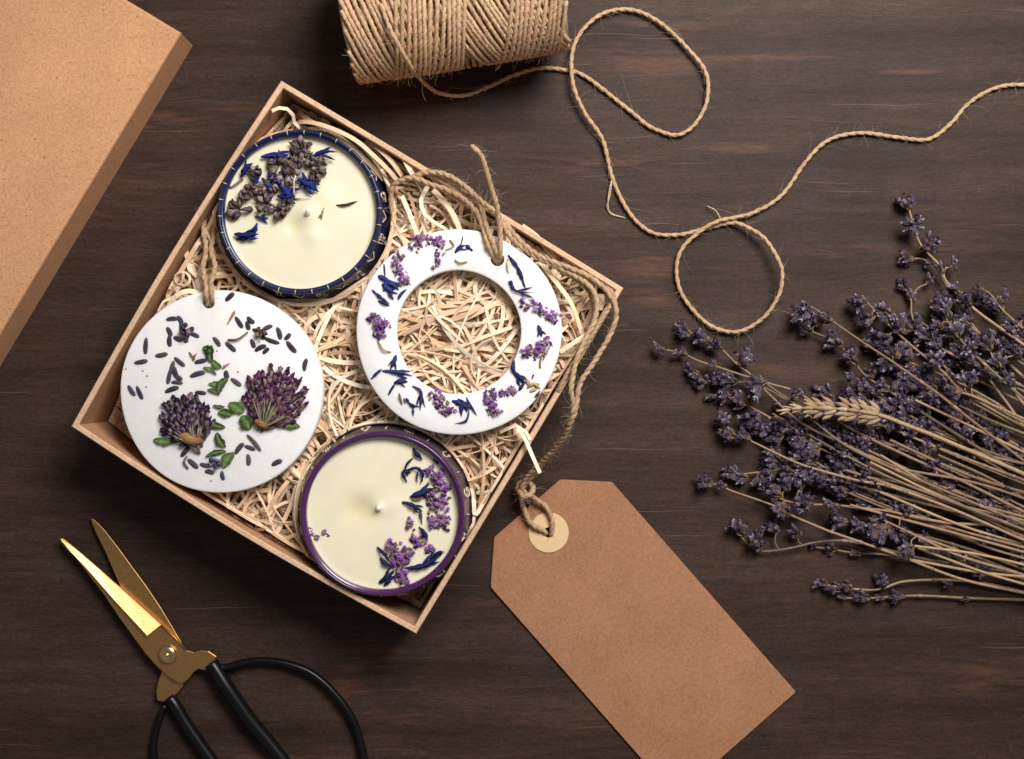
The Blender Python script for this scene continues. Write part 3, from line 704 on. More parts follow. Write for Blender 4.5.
def clover(bx, by, ex, ey, rx, ry, c_tip, c_mid, parent, z, n, cal):
    """short overlapping florets fanning from the base over a domed head"""
    mb = MB(); b_ = W(bx, by, z + 2); c = W(ex, ey, z + 1); ax_ = (c - b_); ax_.z = 0; ax_.normalize(); px_ = Vector((-ax_.y, ax_.x, 0)); items = []
    for k in range(n):
        rr = math.sqrt((k + .5) / n) * R.uniform(.94, 1.04); a = k * 2.39996 + R.uniform(-.12, .12)
        p = c + Vector((rx * rr * math.cos(a), ry * rr * math.sin(a), 0)); items.append((rr, p))
    items.sort(key=lambda q: -q[0])
    for rr, p in items:
        d = (p - b_); d.z = 0; dist = d.length
        if dist < 9 or d.dot(ax_) < -.25 * dist: continue
        d = (d.normalized() + px_ * R.gauss(0, .14)).normalized(); hh = 6.5 * math.sqrt(max(0, 1 - (rr * .96) ** 2)); L = R.uniform(11, 17)
        e = p + Vector((0, 0, hh)); q0 = e - d * L + Vector((0, 0, -3.5)); q1 = e - d * L * .45 + Vector((0, 0, .3))
        T_ = jit(c_tip, .4); m_ = jit(mixc(c_mid, (.40, .33, .28), R.random() ** 2.2), .25)
        strap(mb, spline([q0, q1, e - d * L * .25], 2.4), R.uniform(2.6, 3.8), 1.8, jit((.20, .155, .115), .35), jit(mixc(m_, c_mid, .5), .2), 'const', R.uniform(-.7, .7))
        strap(mb, spline([q1, e - d * L * .15 + Vector((0, 0, .5)), e + Vector((0, 0, -1.2))], 2.0), R.uniform(4.2, 6.8), 2.2, m_ if R.random() < .12 else T_, jit(c_tip, .35), 'petal', R.uniform(-.9, .9), R.uniform(-.6, .6))
    for k in range(12):
        d = (ax_ + px_ * R.uniform(-1, 1)).normalized()
        strap(mb, spline([b_ + Vector((0, 0, 5)), b_ + d * rx * .35 + Vector((0, 0, 7.5)), b_ + d * rx * R.uniform(.6, .95) + Vector((0, 0, 8))], 2), 1.7, .8, (.13, .15, .06), (.34, .30, .20), 'petal', R.uniform(-.5, .5))
    fl = mb.build('clover_head', M['petal'], parent)
    mb = MB(); x, y, ang, L, w = cal; ang = -math.radians(ang); d = Vector((math.cos(ang), math.sin(ang), 0)); c = W(x, y, z + 6)
    tube(mb, [c + d * L * (t - .5) + Vector((0, R.uniform(-.5, .5), 0)) for t in (0, .1, .3, .55, .8, 1)], [w * q for q in (.25, .7, 1, .95, .75, .2)], 12, [jit(q, .15) for q in [(.24, .10, .045), (.28, .12, .05), (.30, .15, .07), (.32, .17, .08), (.26, .13, .06), (.2, .1, .05)]])
    mb.build('calyx', M['petal'], fl)
clover(197, 446, 186, 418, 27, 26, (.030, .015, .045), (.10, .06, .085), od, z, 92, (191, 439, 14, 24, 5.5))
clover(264, 428, 276, 395, 32, 30, (.058, .015, .055), (.14, .05, .095), od, z, 112, (262, 424, 20, 15, 4))
mb = MB()
for (x, y) in ((143, 371), (147, 376), (146, 387), (126, 369), (217, 351), (238, 372), (211, 481), (262, 370)):
    c_ = W(x, y, z + .1); tube(mb, [c_, c_ + Vector((.5, .3, .7))], [.8, .4], 6, (.25, .08, .05))
mb.build('seed_specks', M['petal'], od)
c_ = jc = (.47, .31, .185)
def cord(name, paths, r_, parent, pitch=13, fz=.5, ln=(6, 16)):
    mb = MB(); fb = MB()
    for pts in paths:
        P = spline([W(*q) for q in pts], 1.5); rope(mb, P, r_, pitch, 6, 2, jc, R.uniform(0, 6)); fuzz(fb, P, r_, fz * .55, ln)
    o = mb.build(name, M['jute'], parent); fb.build('loose_fibre', M['jute'], o); return o
cord('hanging_cord', [[(207.5, 305, 82), (207, 303, 97), (206.5, 296, 103.5), (206, 285, 103), (203, 268, 97), (206, 250, 92), (204, 232, 84), (205, 214, 66), (208, 200, 45)],
                      [(210, 305, 82), (211.5, 302, 97), (212, 295, 103.5), (211, 283, 103), (215, 266, 97), (211, 250, 93), (214, 234, 84), (212, 218, 66), (212, 204, 45)]], 2.8, od, 15, .9)

# ------------------------------------------------------------------ wax ring
og = thing('wax_ring', 'white ring-shaped wax ornament with purple statice and blue petals round its open centre', 'wax ornament', (GC.x, GC.y, GZ - GT))
mb = MB(); holed(mb, GC, GZ, GT, GR, GI); rg = mb.build('wax_ring_body', M['white'], og); drill(rg, og, W(497.5, 259.5, GZ), 6.2); smooth_angle(rg)
z = GZ
for path, w, n in (([(411, 248), (420, 241), (430, 238)], 11, 34), ([(430, 240), (439, 241), (444, 246)], 9, 24), ([(440, 252), (436, 260), (436, 267)], 8, 16), ([(399, 253), (397, 266), (403, 276), (405, 284)], 11, 50),
                   ([(372, 315), (378, 324), (385, 332)], 15, 48), ([(378, 330), (382, 337)], 12, 20), ([(432, 392), (440, 402), (452, 413)], 13, 52), ([(492, 388), (490, 401), (498, 414)], 13, 50), ([(500, 393), (508, 392), (516, 389)], 8, 24),
                   ([(522, 354), (536, 348), (550, 341)], 10, 44), ([(534, 356), (546, 350)], 8, 18), ([(521, 302), (534, 307), (547, 313), (557, 319)], 11, 58)):
    statice(path, w, z - .6, og, n)
petal_obj('stalk', [(546, 348), (541, 358), (540, 368)], 1.4, z, og, (.25, .22, .14), (.3, .25, .18), 'const'); petal_obj('stalk', [(550, 346), (543, 360)], 1.2, z, og, (.25, .22, .14), (.3, .25, .18), 'const')
petal_obj('stalk', [(378, 341), (384, 350), (391, 352)], 1.4, z, og, (.5, .45, .3), (.4, .35, .2), 'const'); petal_obj('stalk', [(446, 250), (454, 246), (450, 240)], 1.2, z, og, (.35, .28, .16), (.3, .2, .1), 'const'); petal_obj('stalk', [(455, 260), (460, 263), (467, 262)], 1.2, z, og, (.45, .35, .2), (.3, .2, .1), 'const')
for pts, w in (([(455, 253), (460, 247), (466, 245)], 5.5), ([(466, 245), (470, 246), (473, 251)], 5), ([(461, 243), (463, 235)], 1.6), ([(384, 264), (385, 277)], 2.2), ([(378, 276), (386, 280), (392, 290)], 9), ([(382, 284), (390, 291), (398, 294)], 9), ([(386, 280), (392, 284), (399, 290)], 7),
               ([(372, 290), (380, 297), (390, 304)], 3.6), ([(378, 301), (384, 303), (390, 306)], 3.4), ([(398, 300), (401, 294), (407, 289)], 3.6), ([(396, 355), (394, 362), (390, 370)], 6), ([(371, 379), (377, 373), (382, 369)], 4), ([(382, 371), (396, 372), (413, 376)], 6),
               ([(394, 383), (401, 381), (408, 382)], 7), ([(395, 384), (391, 390), (388, 396)], 3.4), ([(412, 386), (421, 392), (420, 411)], 5.2), ([(406, 398), (411, 405), (421, 407)], 4.4), ([(413, 407), (413, 417)], 3), ([(452, 401), (460, 404), (469, 411)], 10), ([(458, 399), (464, 404), (467, 413)], 7),
               ([(469, 411), (466, 421), (454, 424)], 2.6), ([(466, 397), (471, 406), (477, 416)], 2.6), ([(514, 360), (513, 368), (516, 377)], 5), ([(513, 372), (519, 377), (525, 384)], 8), ([(519, 391), (522, 386), (526, 381)], 4), ([(538, 325), (540, 330), (542, 337)], 5.5), ([(532, 379), (534, 374)], 2.5)):
    petal_obj('blue_petal', pts, w, z - .3, og, (.032, .044, .17), (.024, .028, .08), lift=1.6)
petal_obj('blue_petal', [(508, 255), (518, 269), (526, 290)], 4.5, z, og, (.025, .035, .14), (.02, .025, .09), 'petal'); petal_obj('blue_petal', [(510, 281), (516, 291), (537, 293)], 6, z, og, (.02, .035, .17), (.05, .05, .05), 'taper')
petal_obj('pale_bract', [(508, 258), (508, 266), (509, 274)], 2.6, z, og, (.7, .6, .25), (.75, .68, .4), 'petal')
for pts in ([(527, 379), (529, 387)], [(527, 388), (534, 384), (541, 389)], [(530, 392), (537, 389)], [(535, 388), (539, 383)]): petal_obj('pale_bract', pts, 4, z, og, (.55, .42, .24), (.45, .33, .18), 'petal')
petal_obj('brown_bract', [(535, 397), (537, 392), (540, 390)], 3.4, z, og, (.06, .03, .05), (.08, .04, .05)); petal_obj('brown_bract', [(402, 405), (400, 397), (399, 392)], 2.4, z, og, (.2, .14, .14), (.25, .17, .16)); petal_obj('brown_bract', [(404, 398), (406, 404)], 2.4, z, og, (.2, .14, .14), (.25, .17, .16))
cord('hanging_cord', [[(471, 146, 168), (477, 151, 165), (482, 158, 160), (489, 181, 145), (497, 208, 128), (500, 231, 118), (500.5, 250, 113), (500, 258, 106), (499, 262, 92)],
                      [(495, 262, 92), (494, 257, 106), (489, 247, 112.5), (484, 231, 111), (477, 213, 108), (461, 197, 106), (445, 189, 106), (430, 184, 105), (414, 178, 104), (402, 180, 100), (392, 188, 94), (391, 205, 86), (394, 222, 76), (391, 240, 60)],
                      [(497, 262, 92), (497, 256, 108), (493, 244, 114), (487, 228, 113), (480, 205, 107), (470, 190, 104)]], 2.75, og, 15, .9)

# ------------------------------------------------------------------ tag with its string
tc_ = W(640, 640, 0)
tg = thing('gift_tag', 'large blank kraft paper tag with manila eyelet ring and twine string', 'tag', tuple(tc_))
tz = 3.0
tp = [(560, 479.5), (612, 482), (796, 692), (676, 798), (490.5, 587), (494, 537.5)]
cc_ = Vector(); outl = [W(x, y, 3) for x, y in tp]
mb = MB(); rows = []
def rounded(P, r_, seg=4):
    out = []; n = len(P)
    for i in range(n):
        a, b_, c = P[i - 1], P[i], P[(i + 1) % n]; d0 = (a - b_).normalized(); d1 = (c - b_).normalized()
        for k in range(seg + 1):
            t = k / seg; out.append(b_ + d0 * r_ * (1 - t) ** 2 + d1 * r_ * t ** 2)
    return out
ro_ = rounded(outl, 2.2); n = len(ro_)
vs = [Vector((q.x, q.y, 1.2)) for q in ro_] + [Vector((q.x, q.y, 2.9)) for q in ro_] + [Vector((q.x, q.y, 3.3)) + (tc_ - q).normalized() * .5 for q in ro_]
for q in vs[2 * n:]: q.z = 3.3
fs = [tuple(range(n)), tuple(3 * n - 1 - k for k in range(n))]
for j in range(2):
    for k in range(n): fs.append((j * n + k, j * n + n + k, j * n + n + (k + 1) % n, j * n + (k + 1) % n))
mb.add(vs, fs, (1, 1, 1)); card = mb.build('card', M['tag'], tg, smooth=False)
hc = W(548.6, 532.5, 3.3)
mb = MB(); prof = [(5.2, 3.35), (20, 3.35), (20, 4.0), (19.7, 4.2), (5.5, 4.2), (5.2, 4.0)]
nn = 72; vs = []; fs = []
for (r_, z_) in prof:
    for k in range(nn): a = 2 * pi * k / nn; vs.append((hc.x + r_ * math.cos(a), hc.y + r_ * math.sin(a), z_))
for i in range(6):
    for k in range(nn): fs.append((i * nn + k, i * nn + (k + 1) % nn, ((i + 1) % 6) * nn + (k + 1) % nn, ((i + 1) % 6) * nn + k))
mb.add(vs, fs, (1, 1, 1)); mb.build('reinforcement_ring', M['ringp'], tg, smooth=False)
drill(card, tg, hc, 5.0, 8)
K = (524, 484)
cord('string', [
    # tag loop, up over the wall, along inside of the box corner to the left
    [(546, 534, 3), (544, 531, 6.5), (536, 527, 9), (529, 521, 9), (524, 509, 12), (521, 497, 16), (523, 487, 20), (530, 478, 24), (545, 461, 40), (556, 448, 60), (566, 433, 82), (572, 417, 98), (573, 402, 106), (571, 388, 110), (576, 362, 110), (585, 340, 109), (594, 322, 107), (597, 303, 106), (591, 288, 105), (577, 277, 105), (558, 267, 106), (536, 257, 107), (520, 246, 109), (507, 232, 110), (499, 215, 110), (487, 206, 110), (473, 194, 108), (458, 181, 107), (440, 173, 106), (424, 173, 102), (408, 179, 94)],
    [(551, 535, 3), (552, 530, 6.5), (552, 519, 9), (546, 507, 10), (536, 499, 13), (527, 494, 18), (522, 488, 22), (526, 478, 29), (538, 466, 42), (552, 452, 62), (563, 438, 80), (570, 424, 95), (576, 408, 103), (580, 384, 105), (594, 362, 105), (609, 337, 105), (616, 318, 106), (614, 302, 107), (604, 288, 107), (590, 277, 106), (570, 268, 108), (548, 260, 108), (530, 250, 109), (514, 234, 110), (505, 222, 108)]], 2.8, tg, 14, .6)
cord('string_knot', [[(519, 490, 18), (523, 496, 28), (531, 494, 28), (533, 487, 22), (527, 482, 18), (519, 484, 18), (517, 491, 14)]], 3.0, tg, 12, 1.2)
cord('string_strand', [[(558, 392, 99), (568, 372, 103), (584, 348, 104), (600, 322, 104), (612, 302, 104), (612, 292, 101), (604, 286, 96)], [(545, 256, 96), (560, 270, 98), (580, 282, 98), (592, 300, 95), (588, 330, 92)]], 2.4, tg, 11, .8)

# ------------------------------------------------------------------ twine spool and its loose strand
A = W(345.5, 15, 70); B = W(561.5, -16.5, 70); A.z = B.z = 73
ax = (B - A).normalized(); up = Vector((0, 0, 1)); sd = up.cross(ax).normalized() * -1     # sd points down the picture
Lx = (B - A).length
spool = thing('twine_spool', 'thick spool of natural jute twine with a loose end trailing across the table', 'twine spool', ((A.x + B.x) / 2, (A.y + B.y) / 2, 0))
Rr = lambda u_: 68 - 3.0 * u_ / Lx + 1.5 * math.sin(pi * u_ / Lx)
def cyl(u_, th_, r_): return A + ax * u_ + (up * math.cos(th_) + sd * math.sin(th_)) * r_
mb = MB()
P = []; pitch = 6.2; nt_ = int(Lx / pitch)
for k in range(nt_ * 48):
    t = k / 48; u_ = 3 + t * pitch * (Lx - 6) / (nt_ * pitch); P.append(cyl(u_, t * 2 * pi, Rr(u_) - 4.2))
rope(mb, P, 3.1, 9, 5, 2, (.42, .27, .155))
groups = [(.30, -30, 74, 0.0), (-.16, 54, 118, 1.6), (.46, 84, 172, 0.6), (-.20, 158, 215, 1.8), (.05, 208, 224, .6)]
fz = MB()
for (kk, u0, u1, dr) in groups:
    uu = u0
    while uu < u1:
        P = []
        for j in range(70):
            th_ = -1.75 + 3.5 * j / 69; u_ = uu + kk * 68 * (th_ - .15) + 1.2 * math.sin(th_ * 2 + uu)
            if 2 < u_ < Lx - 2:
                e = min(1, (1.75 - abs(th_)) / .35); P.append(cyl(u_, th_, Rr(u_) - 4.5 + (3.6 + dr) * e))
        if len(P) > 6:
            rope(mb, P, 2.55 * R.uniform(.92, 1.08), R.uniform(9, 12), 5, 2, jit((.55, .36, .215), .08), R.uniform(0, 6)); fuzz(fz, P, 2.6, .22, (3, 12), (.58, .41, .27), .13)
        uu += 5.1 * R.uniform(.95, 1.06)
mb.build('wound_twine', M['jute'], spool); fz.build('loose_fibre', M['jute'], spool)
mb = MB(); nn = 48; vs = []; fs = []
for (u_, r_) in ((2.5, 20), (2.5, 62), (Lx - 2.5, 60), (Lx - 2.5, 20)):
    for k in range(nn): vs.append(cyl(u_, 2 * pi * k / nn, r_))
for i in range(4):
    for k in range(nn): fs.append((i * nn + k, i * nn + (k + 1) % nn, ((i + 1) % 4) * nn + (k + 1) % nn, ((i + 1) % 4) * nn + k))
mb.add(vs, fs, (.33, .21, .12)); mb.build('spool_core', M['jute'], spool)
strand = [(381, 4, 141), (386, 19, 139), (392, 33, 136), (400, 48, 128), (407, 61, 114), (416, 74, 84), (430, 88, 42), (441, 93.5, 22), (456, 96, 12), (468, 94.5, 8), (480.5, 90, 6), (497, 83, 5), (514, 75, 4), (541, 68, 4), (569, 70.6, 4), (583, 75, 4), (600, 87, 4), (619, 102, 4), (635, 115, 4), (650.6, 127, 4), (673, 135, 5), (687, 131, 6), (698, 120, 7), (707, 100, 8), (706, 73, 8), (687, 47.6, 7), (660, 22.7, 6),
          (632.5, 10, 6), (605, 12.7, 8), (583, 29.5, 11), (572, 54, 12), (573.6, 86, 12), (585, 113, 10), (603, 140.5, 7), (612, 176.7, 5), (628, 210.7, 4), (650.6, 232, 4), (678, 234.7, 3.5), (700, 230, 3.2), (714, 226.6, 3.5), (727, 223.5, 5), (741, 224.3, 9), (764, 238, 15), (779.8, 262.8, 20), (782, 279, 20), (778, 297, 18), (761.6, 319.4, 12), (736.7, 331.7, 7), (709.5, 325, 5), (684.6, 299, 5),
          (676.4, 272, 6), (682, 249, 8), (700.5, 231, 10), (718.6, 221, 10), (737, 217, 8), (755, 212, 6), (782, 195, 5), (804.7, 163, 5), (827, 141, 5), (859, 133, 4), (895, 137, 4), (927, 139.5, 4), (949.7, 124.6, 4), (968, 104, 4), (995, 88, 4), (1024, 84.7, 4), (1060, 87, 4), (1110, 98, 4)]
mb = MB(); P = spline([W(*q) for q in strand], 1.6); rope(mb, P, 2.25, 17, 6, 2, (.49, .33, .20)); ls = mb.build('loose_strand', M['jute'], spool)
fz = MB(); fuzz(fz, P, 2.4, .22, (5, 16)); fuzz(fz, P, 2.4, .02, (22, 42))
for pts in ([(612, 178, 5), (609, 192, 5), (608, 205, 4), (611, 213, 2), (625, 218, 1)], [(612, 180, 5), (610, 195, 5), (607, 206, 3), (611, 214, 1.5), (621, 217, 1)], [(707, 206, 4), (716, 211, 6), (722, 222, 5)]):
    tube(fz, spline([W(*q) for q in pts], 2), .6, 4, (.62, .47, .31))
fz.build('loose_fibre', M['jute'], ls)

# ------------------------------------------------------------------ scissors
def Z5(x, y): return (30 + x * .3418, 500 + y * .3417)
sc_ = W(168, 655, 0); scis = thing('scissors', 'half-open brass scissors with black looped handles', 'scissors', tuple(sc_))
def plate(name, pts, z0, z1, mat, parent, bev=1.0, hole=None):
    P = [W(*Z5(*q), z1) for q in pts]; mb = MB(); n = len(P)
    cen_ = sum(P, Vector()) / n
    ar = sum(P[i].x * P[(i + 1) % n].y - P[(i + 1) % n].x * P[i].y for i in range(n))
    if ar < 0: P.reverse()
    def inset(d):
        out = []
        for i in range(n):
            a, b_, c = P[i - 1], P[i], P[(i + 1) % n]; d0 = (b_ - a).normalized(); d1 = (c - b_).normalized()
            n0 = Vector((-d0.y, d0.x, 0)); n1 = Vector((-d1.y, d1.x, 0)); m_ = n0 + n1; m_ = m_.normalized() if m_.length > .01 else n0
            out.append(b_ + m_ * min(d * 2, d / max(.4, m_.dot(n0))))
        return out
    I = inset(bev); vs = [Vector((q.x, q.y, z0)) for q in P] + [Vector((q.x, q.y, z1 - bev * .7)) for q in P] + [Vector((q.x, q.y, z1)) for q in I]
    fs = [tuple(reversed(range(n))), tuple(range(2 * n, 3 * n))]
    for j in range(2):
        for k in range(n): fs.append((j * n + k, j * n + (k + 1) % n, j * n + n + (k + 1) % n, j * n + n + k))
    mb.add(vs, fs, (1, 1, 1)); return mb.build(name, mat, parent, smooth=False)
low = [(176, 53), (188, 58), (215, 85), (258, 140), (300, 198), (342, 255), (380, 312), (412, 365), (440, 412), (455, 445), (450, 520), (447, 545), (430, 566), (410, 582), (388, 590), (372, 586), (369, 560), (374, 535), (384, 508), (392, 470), (360, 420), (318, 355), (276, 278), (252, 225), (222, 155), (190, 90)]
plate('blade', low, 5, 9, M['gold'], scis, .35)
upb = [(86, 113), (95, 112), (130, 140), (200, 200), (290, 282), (380, 364), (384, 367), (424, 404), (458, 441), (478, 446), (500, 441), (522, 443), (545, 458), (534, 480), (521, 498), (506, 497), (492, 494), (478, 504), (466, 520), (452, 534), (436, 536), (405, 517), (372, 488), (340, 452), (305, 405), (262, 345), (210, 268), (165, 210), (135, 172), (104, 140)]
ub = plate('blade', upb, 9.6, 14, M['gold'], scis, .4)
# ground cutting bevel, tilted towards the light
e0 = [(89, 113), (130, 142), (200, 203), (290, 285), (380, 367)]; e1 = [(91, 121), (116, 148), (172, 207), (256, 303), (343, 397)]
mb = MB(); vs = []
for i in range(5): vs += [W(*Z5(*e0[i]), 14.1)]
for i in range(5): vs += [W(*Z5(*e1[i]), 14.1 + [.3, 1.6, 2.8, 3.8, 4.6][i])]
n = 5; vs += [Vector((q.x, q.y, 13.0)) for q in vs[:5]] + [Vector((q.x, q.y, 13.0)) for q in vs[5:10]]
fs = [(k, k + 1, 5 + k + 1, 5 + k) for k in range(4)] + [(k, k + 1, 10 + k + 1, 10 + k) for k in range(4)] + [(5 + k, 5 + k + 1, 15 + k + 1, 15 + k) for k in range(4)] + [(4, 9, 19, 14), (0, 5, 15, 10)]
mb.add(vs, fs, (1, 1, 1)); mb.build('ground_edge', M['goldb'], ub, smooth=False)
mb = MB(); strip = [W(*Z5(383, 366), 15.0), W(*Z5(424, 403), 15.0), W(*Z5(458, 440), 14.8)]; tube(mb, strip, 1.0, 6); mb.build('blade_ridge', M['gold'], ub)
pc = W(*Z5(403, 452), 15)
mb = MB(); lathe(mb, [(9.4, 14), (9.4, 15.6), (8.6, 17), (6.4, 18.3), (3.4, 19), (3.0, 18.6), (1.6, 18.9), (.8, 19.8), (.01, 20)], (pc.x, pc.y), 40); mb.build('pivot_screw', M['golds'], scis)
def handle(path, rad, z):
    mb = MB(); P = [W(*Z5(x, y), z_) for (x, y, z_) in path]; P = spline(P, 3); n = len(P)
    rr = []
    for i in range(n):
        t = i / (n - 1) * (len(rad) - 1); j = min(int(t), len(rad) - 2); rr.append(rad[j] + (rad[j + 1] - rad[j]) * (t - j))
    tube(mb, P, rr, 16); mb.build('handle', M['black'], scis)
handle([(530, 478, 11), (545, 500, 12), (580, 555, 13), (640, 640, 12), (700, 712, 11), (760, 785, 11), (830, 860, 10), (900, 905, 9), (960, 880, 9), (985, 820, 8), (972, 730, 8), (945, 645, 8), (895, 572, 8), (830, 512, 8), (760, 482, 8), (690, 471, 8), (630, 475, 9), (575, 490, 10), (548, 488, 11)],
       [7.4, 7.8, 7.8, 7.4, 6.9, 6.2, 5.4, 4.6, 4.1, 4.0, 4.0, 4.0, 4.0, 4.0, 4.0, 3.8, 3.6], 10)
handle([(408, 578, 7), (424, 600, 8), (450, 645, 8), (490, 705, 8), (540, 775, 8), (590, 850, 8), (600, 930, 7), (560, 985, 7), (490, 975, 7), (430, 900, 7), (385, 820, 7), (362, 745, 7), (368, 680, 7), (384, 625, 7), (396, 600, 7)],
       [6.2, 6.6, 6.6, 6.4, 6.0, 5.4, 4.8, 4.2, 4.0, 3.8, 3.8, 3.8, 3.6, 3.4], 8)

# ------------------------------------------------------------------ lavender
def whorl_mesh(seed, big):
    rnd = random.Random(seed); mb = MB()
    n = rnd.randint(14, 18) if big else rnd.randint(7, 9)
    def J(c, a): f = 1 + rnd.uniform(-a, a); return tuple(q * f for q in c)
    for k in range(n):
        a = 2 * pi * k / n + rnd.uniform(-.4, .4); tilt = rnd.uniform(.1, 1.05)      # +X is towards the tip of the sprig
        d = Vector((math.cos(tilt), math.sin(tilt) * math.cos(a), math.sin(tilt) * math.sin(a))).normalized(); L = rnd.uniform(5.5, 9.5); w = rnd.uniform(1.5, 2.3)
        p0 = Vector((rnd.uniform(-3, 4.5), 0, 0)) + d * rnd.uniform(.6, 3)
        c = J(rnd.choice([(.060, .036, .058), (.034, .021, .034), (.092, .058, .090), (.055, .035, .038), (.072, .042, .072), (.115, .070, .052), (.13, .092, .11)]), .2)
        basec = J((.26, .19, .145), .25); tipc = mixc(c, (.38, .33, .38), rnd.uniform(.05, .8) ** 2)
        P = [p0 + d * L * t for t in (0, .15, .38, .62, .82, .95)]
        tube(mb, P, [w * q for q in (.32, .6, .95, 1.08, .95, .62)], 8, [basec, mixc(basec, c, .5), c, J(c, .15), mixc(c, tipc, .5), tipc])
        bx = d.orthogonal().normalized(); by = d.cross(bx)
        for j in range(5):     # calyx ribs
            an = 2 * pi * j / 5; o = bx * math.cos(an) + by * math.sin(an)
            tube(mb, [P[i] + o * w * (.32, .6, .95, 1.08, .95, .62)[i] for i in range(1, 6)], .30, 3, mixc(c, (.30, .26, .34), .4), cap=False)
        q = rnd.random()
        if q < .6:            # shrivelled corolla pushing out
            cc = J(rnd.choice([(.075, .042, .11), (.045, .028, .065), (.12, .08, .15), (.36, .31, .35)]), .25)
            for j in range(4):
                an = rnd.uniform(0, 2 * pi); o = bx * math.cos(an) + by * math.sin(an); e = P[-1]
                strap(mb, [e - d, e + d * 1.2 + o * .8, e + d * rnd.uniform(1.6, 3) + o * rnd.uniform(1.2, 2.8)], 2.0, .7, cc, J(cc, .3), 'petal', rnd.uniform(-1, 1))
        elif q < .8:
            tube(mb, [P[-1] - d * .5, P[-1] + d * .8, P[-1] + d * 2], [w * .5, w * .55, .3], 6, J((.32, .29, .38), .3))
    for j in range(5):         # small papery bracts at the foot
        an = rnd.uniform(0, 2 * pi); o = Vector((0, math.cos(an), math.sin(an)))
        strap(mb, [Vector((-3, 0, 0)), Vector((0, 0, 0)) + o * 2.4, Vector((4, 0, 0)) + o * 3.6], 4.0, .7, (.20, .125, .08), (.26, .17, .11), 'petal', rnd.uniform(-1, 1))
    ob = mb.build('flower_cluster', M['lav']); me = ob.data
    # centre the shared mesh on its own origin
    off = ob.location.copy(); me.transform(Matrix.Translation(off)); bpy.data.objects.remove(ob); return me
WB = [whorl_mesh(100 + i, True) for i in range(9)]; WS = [whorl_mesh(200 + i, False) for i in range(6)]
def sprig(label, path, whorls, group=None, r_=1.42, col=None, cat='lavender sprig'):
    """path: list of (px,py,z) tip first; whorls: list of (fraction index on path or px,py) with size"""
    P = spline([W(*q) for q in path], 3); root = thing('lavender_sprig', label, cat, tuple(P[-1]), group)
    mb = MB(); n = len(P); c = jit(col or R.choice([(.30, .195, .12), (.25, .16, .098), (.34, .23, .145), (.19, .13, .085), (.27, .18, .108)]), .12)
    first = n - 8
    for (x, y, s_) in whorls:
        first = min(first, min(range(n), key=lambda i: ((P[i].x * D / (D - P[i].z) - (x - CX)) ** 2 + (P[i].y * D / (D - P[i].z) - (CY - y)) ** 2)))
    # slight irregularity of dry stems
    tube(mb, P[first:], [r_ * (.55 + .5 * min(1, i / (n * .5))) * R.uniform(.93, 1.07) for i in range(first, n)], 7, [jit(c, .12) for _ in P[first:]])
    for k in range(n // 22):      # nodes
        i = R.randrange(n // 3, n); tube(mb, P[max(0, i - 1):i + 2], [r_ * 1.1, r_ * 1.35, r_ * 1.05][:len(P[max(0, i - 1):i + 2])], 7, jit((.28, .18, .13), .2))
    mb.build('stem', M['stem'], root)
    for (x, y, s_) in whorls:
        best = min(range(n), key=lambda i: ((P[i].x * D / (D - P[i].z) - (x - CX)) ** 2 + (P[i].y * D / (D - P[i].z) - (CY - y)) ** 2))
        d = (P[max(0, best - 2)] - P[min(n - 1, best + 2)]).normalized(); p = W(x, y, P[best].z + R.uniform(0, 2)) - d * 6.5 * s_
        foot = P[best]
        if (p - foot).length > 7:       # short stalk for the clusters that stand off the stem
            m2 = MB(); tube(m2, spline([foot - d * 6, (foot + p) / 2, p], 3), .8, 5, c); m2.build('stalk', M['stem'], root)
            d = ((p - foot).normalized() + d).normalized()
        me = R.choice(WB if s_ > .8 else WS); o = bpy.data.objects.new('flower_cluster', me); COL.objects.link(o); o.parent = root
        q = d.to_track_quat('X', 'Z'); spin = Matrix.Rotation(R.uniform(0, 2 * pi), 4, 'X')
        k = s_ * R.uniform(.88, 1.12) * 1.22
        zlift = max(0, 9 * s_ - p.z)
        off = Vector(root['_o']); p.z += zlift
        o.matrix_local = Matrix.Translation((p - off) * S) @ q.to_matrix().to_4x4() @ spin @ Matrix.Scale(k, 4)
    return root
